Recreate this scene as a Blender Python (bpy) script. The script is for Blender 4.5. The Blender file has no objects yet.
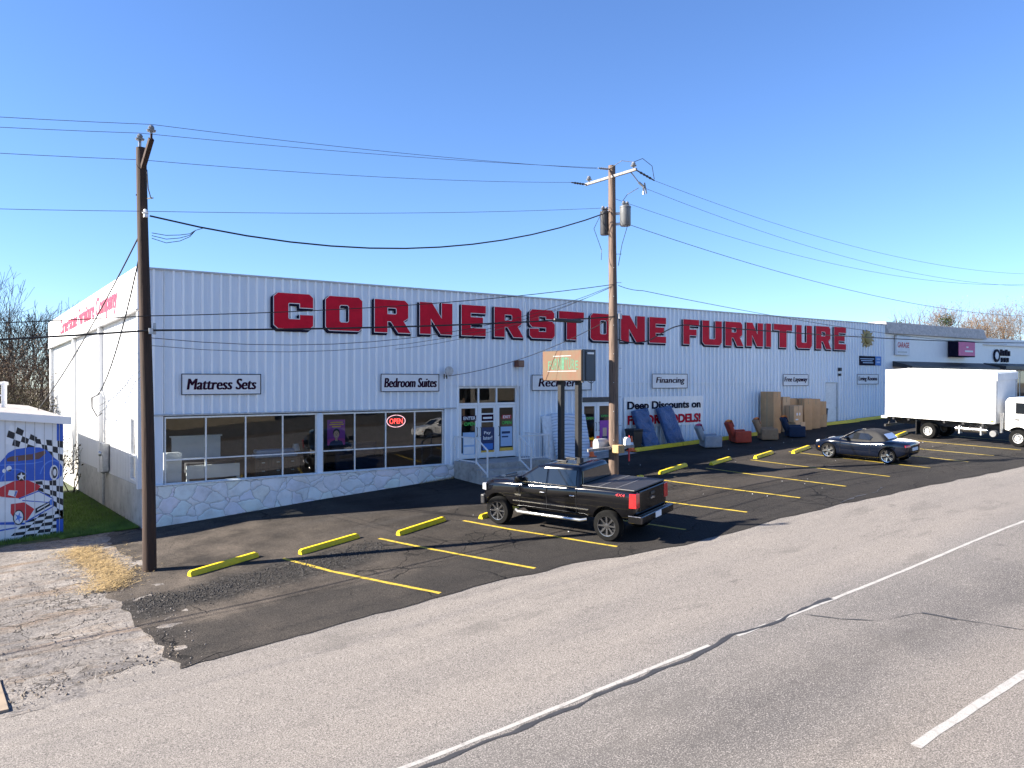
import bpy, bmesh, math, random
from mathutils import Vector, Matrix, noise
R=math.radians; C=bpy.context; SC=C.scene; COL=SC.collection
random.seed(11)
# ------------------------------------------------------------------ terrain height
ZK=[(-60,-4.4),(-30,-3.0),(0,-1.6),(6,-1.17),(12.8,-.72),(16,-.47),(19,-.25),(22.3,-.08),(32,.32),(45,.85),(70,1.7),(140,2.6)]
def z0(s):
    K=ZK
    if s<=K[0][0]: return K[0][1]+max(s-K[0][0],-60)*.02
    for i in range(len(K)-1):
        if s<=K[i+1][0]:
            def sl(j):
                a=max(j-1,0);b=min(j+1,len(K)-1)
                return (K[b][1]-K[a][1])/(K[b][0]-K[a][0])
            h=K[i+1][0]-K[i][0];t=(s-K[i][0])/h
            a=(2*t**3-3*t*t+1)*K[i][1]+(t**3-2*t*t+t)*h*sl(i)
            return a+(-2*t**3+3*t*t)*K[i+1][1]+(t**3-t*t)*h*sl(i+1)
    return K[-1][1]
def g(s,n):
    if n>=0: d=-.03*min(n,40)
    elif n>-22: d=.035*n
    else: d=.035*-22-.01*min(-22-n,30)
    return z0(s)+d
def gnormal(s,n):
    e=.8
    return Vector((-(g(s+e,n)-g(s-e,n))/(2*e),-(g(s,n+e)-g(s,n-e))/(2*e),1)).normalized()
# ------------------------------------------------------------------ node materials
class NT:
    def __init__(s,name):
        s.m=bpy.data.materials.new(name); s.m.use_nodes=True; s.t=s.m.node_tree; s.t.nodes.clear()
        s.out=s.t.nodes.new('ShaderNodeOutputMaterial'); s.tc=None
    def n(s,typ,**kw):
        x=s.t.nodes.new('ShaderNode'+typ)
        for k,v in kw.items(): setattr(x,k,v)
        return x
    def l(s,a,b): s.t.links.new(a,b)
    def put(s,inp,v):
        if hasattr(v,'is_linked') or isinstance(v,bpy.types.NodeSocket): s.l(v,inp)
        else:
            if isinstance(v,(tuple,list)) and len(v)==3 and inp.type=='RGBA': v=(*v,1)
            inp.default_value=v
    def co(s):
        if not s.tc: s.tc=s.n('TexCoord')
        return s.tc.outputs['Object']
    def map(s,scale=(1,1,1),rot=(0,0,0),loc=(0,0,0),vec=None):
        x=s.n('Mapping'); s.l(vec or s.co(),x.inputs[0]); x.inputs['Scale'].default_value=scale
        x.inputs['Rotation'].default_value=rot; x.inputs['Location'].default_value=loc
        return x.outputs[0]
    def noise(s,scale,detail=4,rough=.6,vec=None,dist=0):
        x=s.n('TexNoise'); s.l(vec or s.co(),x.inputs['Vector']); x.inputs['Scale'].default_value=scale
        x.inputs['Detail'].default_value=detail; x.inputs['Roughness'].default_value=rough; x.inputs['Distortion'].default_value=dist
        return x.outputs[0]
    def noisec(s,scale,detail=3,vec=None):
        x=s.n('TexNoise'); s.l(vec or s.co(),x.inputs['Vector']); x.inputs['Scale'].default_value=scale; x.inputs['Detail'].default_value=detail
        return x.outputs[1]
    def vor(s,scale,feature='F1',vec=None,rand=1):
        x=s.n('TexVoronoi',feature=feature); s.l(vec or s.co(),x.inputs['Vector']); x.inputs['Scale'].default_value=scale
        x.inputs['Randomness'].default_value=rand
        return x
    def ramp(s,fac,stops,interp='LINEAR'):
        x=s.n('ValToRGB'); s.l(fac,x.inputs[0]); cr=x.color_ramp; cr.interpolation=interp
        while len(cr.elements)>len(stops): cr.elements.remove(cr.elements[-1])
        while len(cr.elements)<len(stops): cr.elements.new(1)
        for e,(p,c) in zip(cr.elements,stops):
            e.position=p; e.color=(c,c,c,1) if not isinstance(c,(tuple,list)) else (*c[:3],1)
        return x.outputs[0]
    def step(s,fac,a,b):
        x=s.n('MapRange',interpolation_type='SMOOTHSTEP'); s.l(fac,x.inputs[0]); x.inputs[1].default_value=a; x.inputs[2].default_value=b
        return x.outputs[0]
    def math(s,op,a,b=0.,c=0.):
        x=s.n('Math',operation=op); s.put(x.inputs[0],a); s.put(x.inputs[1],b)
        if op=='MULTIPLY_ADD': s.put(x.inputs[2],c)
        return x.outputs[0]
    def mix(s,fac,a,b,blend='MIX'):
        x=s.n('Mix',data_type='RGBA',blend_type=blend); s.put(x.inputs[0],fac); s.put(x.inputs[6],a); s.put(x.inputs[7],b)
        return x.outputs[2]
    def scale(s,c,k): return s.mix(1.,c,k if isinstance(k,tuple) else (k,k,k),'MULTIPLY')
    def xyz(s,vec=None):
        x=s.n('SeparateXYZ'); s.l(vec or s.co(),x.inputs[0]); return x.outputs
    def bump(s,h,strength=.3,dist=.02):
        x=s.n('Bump'); s.l(h,x.inputs['Height']); x.inputs['Strength'].default_value=strength; x.inputs['Distance'].default_value=dist
        return x.outputs[0]
    def pbr(s,col,rough=.5,metal=0.,bump=None,coat=0.,spec=None,emit=None,es=0.,alpha=None):
        p=s.n('BsdfPrincipled'); s.put(p.inputs['Base Color'],col); s.put(p.inputs['Roughness'],rough); s.put(p.inputs['Metallic'],metal)
        if bump is not None: s.l(bump,p.inputs['Normal'])
        if coat: p.inputs['Coat Weight'].default_value=coat; p.inputs['Coat Roughness'].default_value=.04
        if spec is not None: p.inputs['Specular IOR Level'].default_value=spec
        if emit is not None: s.put(p.inputs['Emission Color'],emit); p.inputs['Emission Strength'].default_value=es
        s.l(p.outputs[0],s.out.inputs[0]); return s.m
def simple(name,col,rough=.5,metal=0.,var=.12,scale=3.,coat=0.,bump=0.,bscale=60.,spec=None,dirt=0.,dcol=(.12,.1,.08)):
    N=NT(name); f=N.noise(scale,5,.65)
    a=tuple(c*(1-var) for c in col); b=tuple(min(c*(1+var),1) for c in col)
    c=N.mix(N.ramp(f,[(.3,0),(.7,1)]),a,b)
    if dirt:
        d=N.noise(scale*2.7,6,.7); c=N.mix(N.math('MULTIPLY',N.ramp(d,[(.52,0),(.72,1)]),dirt),c,dcol)
    bm=N.bump(N.noise(bscale,3,.6),bump,.01) if bump else None
    rr=N.math('MULTIPLY_ADD',N.noise(scale*3,4,.6),.18,rough-.09) if rough>.15 else rough
    return N.pbr(c,rr,metal,bm,coat,spec)
M={}
# ------------------------------------------------------------------ mesh builder
WORLD={}
class MB:
    def __init__(s): s.v=[];s.f=[];s.mi=[];s.M=None
    def add(s,vs,fs,m=0):
        o=len(s.v)
        for p in vs:
            p=Vector(p)
            s.v.append(tuple(s.M@p) if s.M else tuple(p))
        for f in fs: s.f.append(tuple(i+o for i in f)); s.mi.append(m)
        return s
    def poly(s,pts,m=0): return s.add(pts,[tuple(range(len(pts)))],m)
    def box(s,x0,x1,y0,y1,z0,z1,m=0):
        v=[(x,y,z) for x in(x0,x1) for y in(y0,y1) for z in(z0,z1)]
        return s.add(v,[(0,1,3,2),(4,6,7,5),(0,4,5,1),(2,3,7,6),(0,2,6,4),(1,5,7,3)],m)
    def obox(s,c,ax,ay,az,m=0):
        c=Vector(c);ax=Vector(ax)/2;ay=Vector(ay)/2;az=Vector(az)/2
        v=[c+i*ax+j*ay+k*az for i in(-1,1) for j in(-1,1) for k in(-1,1)]
        return s.add(v,[(0,1,3,2),(4,6,7,5),(0,4,5,1),(2,3,7,6),(0,2,6,4),(1,5,7,3)],m)
    def bar(s,p0,p1,w,h,m=0,up=(0,0,1)):
        p0=Vector(p0);p1=Vector(p1);d=p1-p0;u=Vector(up)
        x=d.cross(u)
        if x.length<1e-5: x=d.cross(Vector((0,1,0)))
        x.normalize();y=x.cross(d).normalized()
        return s.obox((p0+p1)/2,d,x*w,y*h,m)
    def tube(s,pts,r,n=8,m=0,caps=True):
        pts=[Vector(p) for p in pts];k=len(pts)
        rs=r if isinstance(r,(list,tuple)) else [r]*k
        vs=[];ref=None
        for i,p in enumerate(pts):
            d=(pts[min(i+1,k-1)]-pts[max(i-1,0)])
            if d.length<1e-9: d=Vector((0,0,1))
            d.normalize()
            if ref is None:
                ref=Vector((0,0,1)) if abs(d.z)<.9 else Vector((1,0,0))
            x=d.cross(ref);
            if x.length<1e-4: x=d.cross(Vector((.3,1,.2)))
            x.normalize();y=d.cross(x);ref=-y if False else ref
            for j in range(n):
                a=2*math.pi*j/n; vs.append(p+(x*math.cos(a)+y*math.sin(a))*rs[i])
        fs=[]
        for i in range(k-1):
            for j in range(n):
                a=i*n+j;b=i*n+(j+1)%n; fs.append((a,b,b+n,a+n))
        if caps: fs.append(tuple(range(n-1,-1,-1))); fs.append(tuple((k-1)*n+j for j in range(n)))
        return s.add(vs,fs,m)
    def lathe(s,prof,n=24,m=0,axis='z',c=(0,0,0),caps=True):
        c=Vector(c);vs=[];fs=[]
        for r,h in prof:
            for j in range(n):
                a=2*math.pi*j/n;x,y=r*math.cos(a),r*math.sin(a)
                vs.append(c+(Vector((x,y,h)) if axis=='z' else Vector((x,h,y)) if axis=='y' else Vector((h,x,y))))
        for i in range(len(prof)-1):
            for j in range(n):
                a=i*n+j;b=i*n+(j+1)%n
                f=(a,b,b+n,a+n); fs.append(f if axis!='y' else f[::-1])
        e=tuple(range(n)); t=tuple((len(prof)-1)*n+j for j in range(n))
        if caps and prof[0][0]>1e-4: fs.append(e[::-1] if axis!='y' else e)
        if caps and prof[-1][0]>1e-4: fs.append(t if axis!='y' else t[::-1])
        return s.add(vs,fs,m)
    def prism(s,pts,d,m=0):
        """extrude a planar 3-D polygon by vector d"""
        k=len(pts);d=Vector(d);a=[Vector(p) for p in pts];b=[p+d for p in a]
        fs=[tuple(range(k)),tuple(range(2*k-1,k-1,-1))]+[(i,i+k,(i+1)%k+k,(i+1)%k) for i in range(k)]
        return s.add(a+b,fs,m)
    def grid(s,rows,m=0,close=False):
        nr=len(rows);nc=len(rows[0]);vs=[p for r in rows for p in r];fs=[]
        for i in range(nr-1):
            for j in range(nc-(0 if close else 1)):
                a=i*nc+j;b=i*nc+(j+1)%nc; fs.append((a,b,b+nc,a+nc))
        return s.add(vs,fs,m)
    def build(s,name,mats,parent=None,smooth=None,bevel=0,seg=2,sub=0,fix=False):
        me=bpy.data.meshes.new(name)
        off=Vector((0,0,0))
        if parent:
            r=parent
            while r.parent: r=r.parent
            off=WORLD.get(r.name,off)
        me.from_pydata([tuple(Vector(p)-off) for p in s.v],[],s.f)
        if not isinstance(mats,(list,tuple)): mats=[mats]
        for q in mats: me.materials.append(q)
        me.polygons.foreach_set('material_index',s.mi)
        if fix:
            b=bmesh.new();b.from_mesh(me);bmesh.ops.remove_doubles(b,verts=b.verts,dist=1e-5)
            bmesh.ops.recalc_face_normals(b,faces=b.faces);b.to_mesh(me);b.free()
        o=bpy.data.objects.new(name,me);COL.objects.link(o)
        if parent: o.parent=parent
        if bevel:
            q=o.modifiers.new('b','BEVEL');q.width=bevel;q.segments=seg;q.limit_method='ANGLE';q.angle_limit=R(35)
        if sub:
            q=o.modifiers.new('s','SUBSURF');q.levels=sub;q.render_levels=sub
        if bevel or sub: realize(o)
        if smooth is not None:
            o.data.polygons.foreach_set('use_smooth',[True]*len(o.data.polygons))
            o.data.set_sharp_from_angle(angle=R(smooth))
        return o
def realize(o):
    C.view_layer.update()
    dg=C.evaluated_depsgraph_get()
    me=bpy.data.meshes.new_from_object(o.evaluated_get(dg),depsgraph=dg)
    o.modifiers.clear();old=o.data;o.data=me;bpy.data.meshes.remove(old);me.name=o.name
def boolean_cut(o,cutters):
    for c in cutters:
        q=o.modifiers.new('c','BOOLEAN');q.operation='DIFFERENCE';q.object=c;q.solver='EXACT'
    realize(o)
    for c in cutters:
        bpy.data.objects.remove(c)
def tag(o,label,cat,group=None,kind=None):
    if label: o['label']=label
    if cat: o['category']=cat
    if group: o['group']=group
    if kind: o['kind']=kind
    return o
def thing(name,label,cat,loc=(0,0,0),group=None,world=False):
    o=bpy.data.objects.new(name,None);COL.objects.link(o);o.location=loc;o.empty_display_size=.2
    tag(o,label,cat,group)
    if world: WORLD[o.name]=Vector(loc)
    return o
def place(o,s,n,heading,dz=0.,level=False):
    """stand a thing on the sloping ground, local +x along heading"""
    h=Vector((heading[0],heading[1],0)).normalized()
    up=Vector((0,0,1)) if level else gnormal(s,n)
    x=(h-up*h.dot(up)).normalized();y=up.cross(x)
    m=Matrix((x,y,up)).transposed()
    o.location=(s,n,g(s,n)+dz);o.rotation_euler=m.to_euler()
    return o
def dup(root,label=None,group=None):
    r=root.copy();COL.objects.link(r)
    for ch in list(root.children):
        c=ch.copy();COL.objects.link(c);c.parent=r
        for q in list(ch.children):
            d=q.copy();COL.objects.link(d);d.parent=c
    if label: r['label']=label
    if group: r['group']=group
    return r
# ------------------------------------------------------------------ lettering
def text2d(body,shear=0.,bold=0.,space=1.,thick=(0,)):
    cu=bpy.data.curves.new('t','FONT');cu.body=body;cu.shear=shear;cu.offset=bold;cu.space_character=space;cu.resolution_u=4
    o=bpy.data.objects.new('t',cu);COL.objects.link(o);C.view_layer.update()
    dg=C.evaluated_depsgraph_get();me=bpy.data.meshes.new_from_object(o.evaluated_get(dg),depsgraph=dg)
    vs=[(v.co.x,v.co.y) for v in me.vertices];fs=[tuple(p.vertices) for p in me.polygons]
    bpy.data.objects.remove(o);bpy.data.curves.remove(cu);bpy.data.meshes.remove(me)
    x0=min(v[0] for v in vs);x1=max(v[0] for v in vs);y0=min(v[1] for v in vs);y1=max(v[1] for v in vs)
    return [((x-x0)/(x1-x0),(y-y0)/(y1-y0)) for x,y in vs],fs
def put_text(mb,body,o,ux,uy,m=0,shear=0.,bold=0.,space=1.,doubles=(0,)):
    vs,fs=text2d(body,shear,bold,space);o=Vector(o);ux=Vector(ux);uy=Vector(uy);nn=ux.cross(uy).normalized()
    for k,dx in enumerate(doubles):
        mb.add([o+ux*(x+dx)+uy*y+nn*(.0012*k) for x,y in vs],fs,m)
def curve2d(polys,offset=0.,ext=.0):
    cu=bpy.data.curves.new('c','CURVE');cu.dimensions='2D';cu.fill_mode='BOTH';cu.offset=offset;cu.extrude=ext
    for pts in polys:
        sp=cu.splines.new('POLY');sp.points.add(len(pts)-1);sp.use_cyclic_u=True
        for q,(x,y) in zip(sp.points,pts): q.co=(x,y,0,1)
    o=bpy.data.objects.new('c',cu);COL.objects.link(o);C.view_layer.update()
    dg=C.evaluated_depsgraph_get();me=bpy.data.meshes.new_from_object(o.evaluated_get(dg),depsgraph=dg)
    vs=[tuple(v.co) for v in me.vertices];fs=[tuple(p.vertices) for p in me.polygons]
    bpy.data.objects.remove(o);bpy.data.curves.remove(cu);bpy.data.meshes.remove(me)
    return vs,fs
def jit(x,y,a,sc): return noise.noise(Vector((x*sc,y*sc,3.7)))*a
# ------------------------------------------------------------------ materials
def mk_siding(name,base,streak=.25):
    N=NT(name);st=N.noise(1.,5,.7,N.map((2.6,2.6,.16)));bl=N.noise(.35,4,.6)
    c=N.mix(N.ramp(st,[(.35,0),(.75,1)]),base,tuple(b*(1-streak*.55) for b in base))
    px=N.xyz();wn=N.n('TexWhiteNoise',noise_dimensions='1D');N.l(N.math('FLOOR',N.math('DIVIDE',N.math('ADD',px[0],px[1]),.915)),wn.inputs['W']);c=N.mix(N.math('MULTIPLY',wn.outputs[0],.16),c,tuple(b*.72 for b in base))
    c=N.mix(N.ramp(bl,[(.35,0),(.7,.6)]),c,tuple(b*.88 for b in base))
    ru=N.noise(3.,6,.75,N.map((3,3,.5)))
    c=N.mix(N.ramp(ru,[(.68,0),(.82,.45)]),c,(.34,.27,.2))
    return N.pbr(c,N.math('MULTIPLY_ADD',st,.2,.35),0,N.bump(N.noise(.8,3,.5,N.map((1,1,.3))),.12,.03))
M['siding']=mk_siding('white_siding',(.72,.785,.865));M['rib']=mk_siding('white_siding_rib_highlight',(.92,.94,.95),.12)  # rib faces get lighter paint than the flats, standing in for highlight lines
M['siding_side']=mk_siding('white_side_siding',(.62,.63,.64),.22)
M['fascia']=simple('white_fascia',(.78,.77,.76),.5,var=.04,scale=1.2)
M['trim']=simple('grey_roof_trim',(.42,.43,.44),.5,var=.15)
M['white']=simple('white_paint',(.74,.74,.73),.45,var=.07,dirt=.3)
M['whiteclean']=simple('clean_white',(.8,.8,.79),.4,var=.03)
M['alu']=simple('aluminium_frame',(.72,.73,.74),.38,.35,var=.1,scale=6,dirt=.3)
M['dark']=simple('dark_metal',(.03,.03,.033),.5,var=.3)
M['black']=simple('black_plastic',(.012,.012,.013),.5,var=.2)
M['chrome']=simple('chrome',(.72,.73,.74),.16,1.,var=.05)
M['silver']=simple('silver_metal',(.5,.51,.52),.3,.8,var=.1)
M['can']=simple('transformer_grey',(.13,.135,.14),.45,.2,var=.2);M['galv']=simple('galvanised_grey',(.42,.43,.44),.5,.4,var=.2,scale=8,dirt=.3)
M['rubber']=simple('tyre_rubber',(.0065,.0065,.0065),.9,spec=.15,var=.3,scale=12)
M['concrete']=simple('old_concrete',(.36,.34,.31),.85,var=.25,scale=2.2,dirt=.7,dcol=(.13,.12,.1),bump=.4,bscale=25)
M['foundation']=simple('painted_foundation',(.42,.41,.385),.85,var=.2,scale=1.1,dirt=.75,dcol=(.2,.18,.15),bump=.4,bscale=12)
M['yellow']=simple('yellow_paint',(.68,.49,.007),.55,var=.12,scale=4,dirt=.35,dcol=(.28,.2,.04),bump=.25,bscale=40)
M['yellowline']=None
def mk_stone():
    N=NT('white_painted_flagstone');v=N.map((1.45,1.45,1.9))
    w=N.n('VectorMath',operation='ADD');N.l(v,w.inputs[0])
    sc=N.n('VectorMath',operation='SCALE');N.l(N.noisec(2.2,2,v),sc.inputs[0]);sc.inputs['Scale'].default_value=.3;N.l(sc.outputs[0],w.inputs[1])
    e=N.vor(1.25,'DISTANCE_TO_EDGE',w.outputs[0]).outputs[0]
    gr=N.step(e,.004,.03);cell=N.vor(1.25,'F1',w.outputs[0]).outputs['Color']
    c=N.mix(.1,(.84,.83,.81),cell,'MULTIPLY')
    c=N.mix(N.ramp(N.noise(1.6,6,.7),[(.45,0),(.8,.7)]),c,(.45,.42,.38))
    c=N.mix(gr,(.46,.44,.42),c)
    h=N.math('ADD',N.step(e,0.,.12),N.math('MULTIPLY',N.noise(9,4),.25))
    return N.pbr(c,.75,0,N.bump(h,.55,.03))
M['stone']=mk_stone()
def mk_wood(name,a,b,rough=.85):
    N=NT(name);f=N.noise(1.,6,.7,N.map((9,9,.35)));k=N.noise(1.,4,.6,N.map((26,26,1.2)))
    c=N.mix(N.ramp(f,[(.3,0),(.7,1)]),a,b);c=N.mix(N.ramp(k,[(.5,0),(.66,.75)]),c,tuple(x*.35 for x in a))
    return N.pbr(c,rough,0,N.bump(k,.6,.02))
M['pole_dark']=mk_wood('dark_creosote_pole',(.024,.0115,.007),(.047,.024,.015))
M['pole_light']=mk_wood('weathered_pole',(.095,.06,.044),(.19,.135,.102))
M['arm']=mk_wood('weathered_crossarm',(.2,.185,.17),(.32,.3,.28))
M['lumber']=mk_wood('yellow_lumber',(.32,.2,.09),(.42,.29,.14))
def mk_glass(name,tint=(.75,.8,.82),rough=0.,ior=1.5):
    N=NT(name);t=N.n('BsdfTransparent');t.inputs[0].default_value=(*tint,1);q=N.n('BsdfGlossy');q.inputs['Roughness'].default_value=rough
    f=N.n('Fresnel');f.inputs[0].default_value=ior
    N.l(N.bump(N.noise(.9,2,.5),.02,.05),q.inputs['Normal'])
    x=N.n('MixShader');N.l(N.math('MULTIPLY_ADD',f.outputs[0],1.45,.02),x.inputs[0]);N.l(t.outputs[0],x.inputs[1]);N.l(q.outputs[0],x.inputs[2]);N.l(x.outputs[0],N.out.inputs[0]);return N.m
M['glass']=mk_glass('window_glass')
M['autoglass']=simple('dark_auto_glass',(.01,.012,.015),.03,0,var=.1,spec=.8)
M['black_paint']=simple('black_car_paint',(.003,.003,.004),.1,0,var=.1,coat=.6,spec=.25)
M['navy_paint']=simple('midnight_car_paint',(.003,.005,.012),.14,0,var=.1,coat=.5,spec=.3)
M['white_paint_car']=simple('white_car_paint',(.75,.75,.74),.2,0,var=.03,coat=.8)
M['box_white']=simple('truck_box_white',(.78,.775,.76),.4,0,var=.04,scale=1.3,dirt=.12,dcol=(.5,.48,.45))
M['box_grey']=simple('truck_cap_grey',(.55,.57,.6),.4,0,var=.08)
M['softtop']=simple('black_canvas',(.012,.012,.013),.8,0,var=.2,bump=.3,bscale=200)
M['redlamp']=simple('red_tail_lamp',(.55,.012,.015),.12,0,var=.1,coat=1.)
M['amber']=simple('amber_lamp',(.7,.25,.02),.2,0,var=.1)
M['lens']=simple('headlamp_lens',(.65,.67,.7),.1,.4,var=.1,coat=1.)
M['red']=simple('sign_red',(.55,.006,.026),.6,0,var=.15,scale=2,spec=.15)
M['navy']=simple('sign_navy',(.008,.007,.022),.7,0,var=.2,spec=.12)
M['maroon']=simple('sign_maroon',(.03,.005,.02),.7,0,var=.2,spec=.12)
M['pinkred']=simple('faded_pink_lettering',(.3,.02,.06),.6,0,var=.2,scale=3)
M['green_letter']=simple('worn_green_lettering',(.05,.15,.09),.7,0,var=.35,scale=9)
M['brightgreen']=simple('green_vinyl',(.06,.5,.08),.5,0)
M['blue_tarp']=None
M['cardboard']=None
def mk_tarp():
    N=NT('blue_plastic_wrap');n1=N.noise(2.2,5,.6,N.map((1,1,1.6)),.8);n2=N.noise(7,3,.6,None,1.5)
    c=N.mix(N.ramp(n1,[(.3,0),(.7,1)]),(.018,.055,.15),(.05,.115,.27))
    return N.pbr(c,.28,0,N.bump(N.math('ADD',n1,N.math('MULTIPLY',n2,.4)),1.,.12),0,.6)
M['blue_tarp']=mk_tarp()
def mk_card(name,a):
    N=NT(name);f=N.noise(1.4,5,.65);k=N.noise(1.,3,.5,N.map((30,30,1)))
    c=N.mix(N.ramp(f,[(.3,0),(.7,1)]),tuple(x*.78 for x in a),a);c=N.mix(N.ramp(N.noise(4,5,.7),[(.62,0),(.75,.4)]),c,tuple(x*.5 for x in a))
    return N.pbr(c,.8,0,N.bump(k,.1,.01))
M['cardboard']=mk_card('cardboard_brown',(.58,.33,.155));M['cardboard2']=mk_card('cardboard_light',(.66,.41,.22))
M['tape']=simple('packing_tape',(.42,.3,.17),.25,0)
def mk_mattress():
    N=NT('quilted_mattress');x=N.xyz()
    w=N.n('TexWave',wave_type='BANDS',bands_direction='Z');w.inputs['Scale'].default_value=1.1;w.inputs['Distortion'].default_value=5.;w.inputs['Detail'].default_value=1.;w.inputs['Detail Scale'].default_value=.7
    N.l(N.co(),w.inputs[0]);e=N.ramp(w.outputs['Fac'],[(.28,0),(.46,1),(.54,1),(.72,0)])
    c=N.mix(e,(.62,.66,.72),(.2,.26,.37))
    return N.pbr(c,.8,0,N.bump(w.outputs['Fac'],.6,.05))
M['quilt']=mk_mattress()
for k,c in dict(fab_grey=(.27,.29,.32),fab_red=(.38,.05,.025),fab_tan=(.3,.185,.1),fab_navy=(.008,.02,.05),fab_white=(.7,.71,.72),fab_orange=(.9,.24,.03),fab_pink=(.62,.05,.14)).items():
    M[k]=simple(k.replace('fab_','upholstery_'),c,.85,0,var=.15,scale=5,bump=.25,bscale=140)
M['orange']=simple('cone_orange',(.8,.13,.02),.5,0,dirt=.3)
M['white_wood']=simple('white_furniture',(.78,.79,.8),.4,0,var=.05)
M['brown_wood']=mk_wood('brown_furniture',(.1,.05,.028),(.17,.09,.05),.4)
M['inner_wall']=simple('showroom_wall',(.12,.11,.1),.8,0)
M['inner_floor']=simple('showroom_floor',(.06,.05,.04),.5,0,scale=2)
M['neon']=None
def emit(name,col,st):
    N=NT(name);e=N.n('Emission');e.inputs[0].default_value=(*col,1);e.inputs[1].default_value=st;N.l(e.outputs[0],N.out.inputs[0]);return N.m
M['neon']=emit('red_neon',(1,.06,.05),1.6)
M['neon_oval']=emit('pale_neon',(.75,.4,.45),.8)
def flat(name,c,r=.5): return simple(name,c,r,0,var=.05)
for k,c in dict(p_purple=(.3,.04,.36),p_pink=(.55,.06,.3),p_blue=(.02,.14,.33),p_skin=(.66,.42,.3),p_hair=(.03,.02,.02),p_yellow=(.75,.45,.06),p_white=(.72,.73,.74),
    p_navy=(.012,.025,.1),p_sky=(.32,.46,.66),p_brown=(.12,.06,.05),m_blue=(.02,.09,.45),m_blue2=(.08,.2,.62),m_red=(.5,.02,.03),m_black=(.01,.01,.014),gold=(.34,.24,.07),pinksign=(.62,.09,.26),signblue=(.03,.16,.5),sign_red_small=(.5,.04,.05)).items():
    M[k]=flat(k.replace('p_','print_').replace('m_','mural_'),c)
M['rust_face']=None
def mk_rust():
    N=NT('rusted_sign_face');f=N.noise(2.2,6,.7,None,.6);s2=N.noise(1.,5,.65,N.map((5,5,.7)))
    c=N.mix(N.ramp(f,[(.36,0),(.6,1)]),(.1,.076,.045),(.125,.058,.032));c=N.mix(N.ramp(s2,[(.5,0),(.75,.6)]),c,(.12,.08,.045))
    return N.pbr(c,.7,0,N.bump(f,.15,.01))
M['rust_face']=mk_rust()
# ------------------------------------------------------------------ ground materials (object coords = world metres)
def crack_mask(N,scale,width,warp=.35,thresh=(.45,.6),mscale=.35):
    sc=N.n('VectorMath',operation='SCALE');N.l(N.noisec(1.7,4),sc.inputs[0]);sc.inputs['Scale'].default_value=warp
    w=N.n('VectorMath',operation='ADD');N.l(N.co(),w.inputs[0]);N.l(sc.outputs[0],w.inputs[1])
    e=N.vor(scale,'DISTANCE_TO_EDGE',w.outputs[0]).outputs[0]
    line=N.math('SUBTRACT',1.,N.step(e,width*.3,width))
    return N.math('MULTIPLY',line,N.ramp(N.noise(mscale,4,.6),[(thresh[0],0),(thresh[1],1)]))
def mk_road():
    N=NT('old_grey_asphalt');x=N.xyz()
    wob=N.math('MULTIPLY_ADD',N.noise(.5,4,.6),1.0,-.5)
    n=N.math('ADD',x[1],wob)
    t=N.math('MULTIPLY_ADD',n,1/26.,36/26.)      # n=-36..-10 -> 0..1
    P=lambda q:(q+36)/26
    zone=N.ramp(t,[(0,(.2,.19,.18)),(P(-23.6),(.21,.195,.185)),(P(-22.2),(.31,.27,.23)),(P(-21.3),(.3,.262,.222)),(P(-20.8),(.215,.195,.175)),(P(-20.3),(.13,.12,.112)),(P(-19.8),(.105,.098,.094)),(P(-19.1),(.19,.176,.164)),(P(-18.2),(.215,.2,.185)),(P(-17.75),(.27,.252,.235)),(P(-16.9),(.385,.342,.295)),(P(-15.2),(.355,.317,.276)),(P(-14.3),(.395,.352,.304)),(P(-11),(.37,.33,.285))])
    st=N.noise(1.,6,.7,N.map((.12,1.6,1)));c=N.mix(N.ramp(st,[(.3,.0),(.75,.55)]),zone,(.16,.15,.145))
    big=N.noise(.3,5,.6);c=N.mix(N.ramp(big,[(.35,0),(.7,.45)]),c,(.4,.355,.305))
    ag=N.noise(46,3,.75);c=N.mix(N.ramp(ag,[(.38,.9),(.5,0)]),c,(.085,.077,.07));c=N.mix(N.ramp(ag,[(.53,0),(.64,.75)]),c,(.66,.6,.54))
    ol=N.noise(.9,5,.7,N.map((.5,1.2,1),(0,0,0),(9,2,0)));c=N.mix(N.ramp(ol,[(.56,0),(.66,.35)]),c,(.13,.12,.108))
    ag2=N.noise(110,2,.7);c=N.mix(N.ramp(ag2,[(.38,.7),(.5,0)]),c,(.1,.092,.085))
    sp=N.noise(1.5,3,.5);c=N.mix(N.ramp(sp,[(.7,0),(.78,.6)]),c,(.1,.09,.085))
    cr=crack_mask(N,.16,.006,.8,(.68,.72),.2);c=N.mix(cr,c,(.035,.033,.03))
    h=N.math('SUBTRACT',N.math('MULTIPLY',ag,.6),N.math('MULTIPLY',cr,1.5))
    return N.pbr(N.scale(c,(.6,.605,.625)),.85,0,N.bump(h,.6,.012),0,.3)
M['road']=mk_road()
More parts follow.
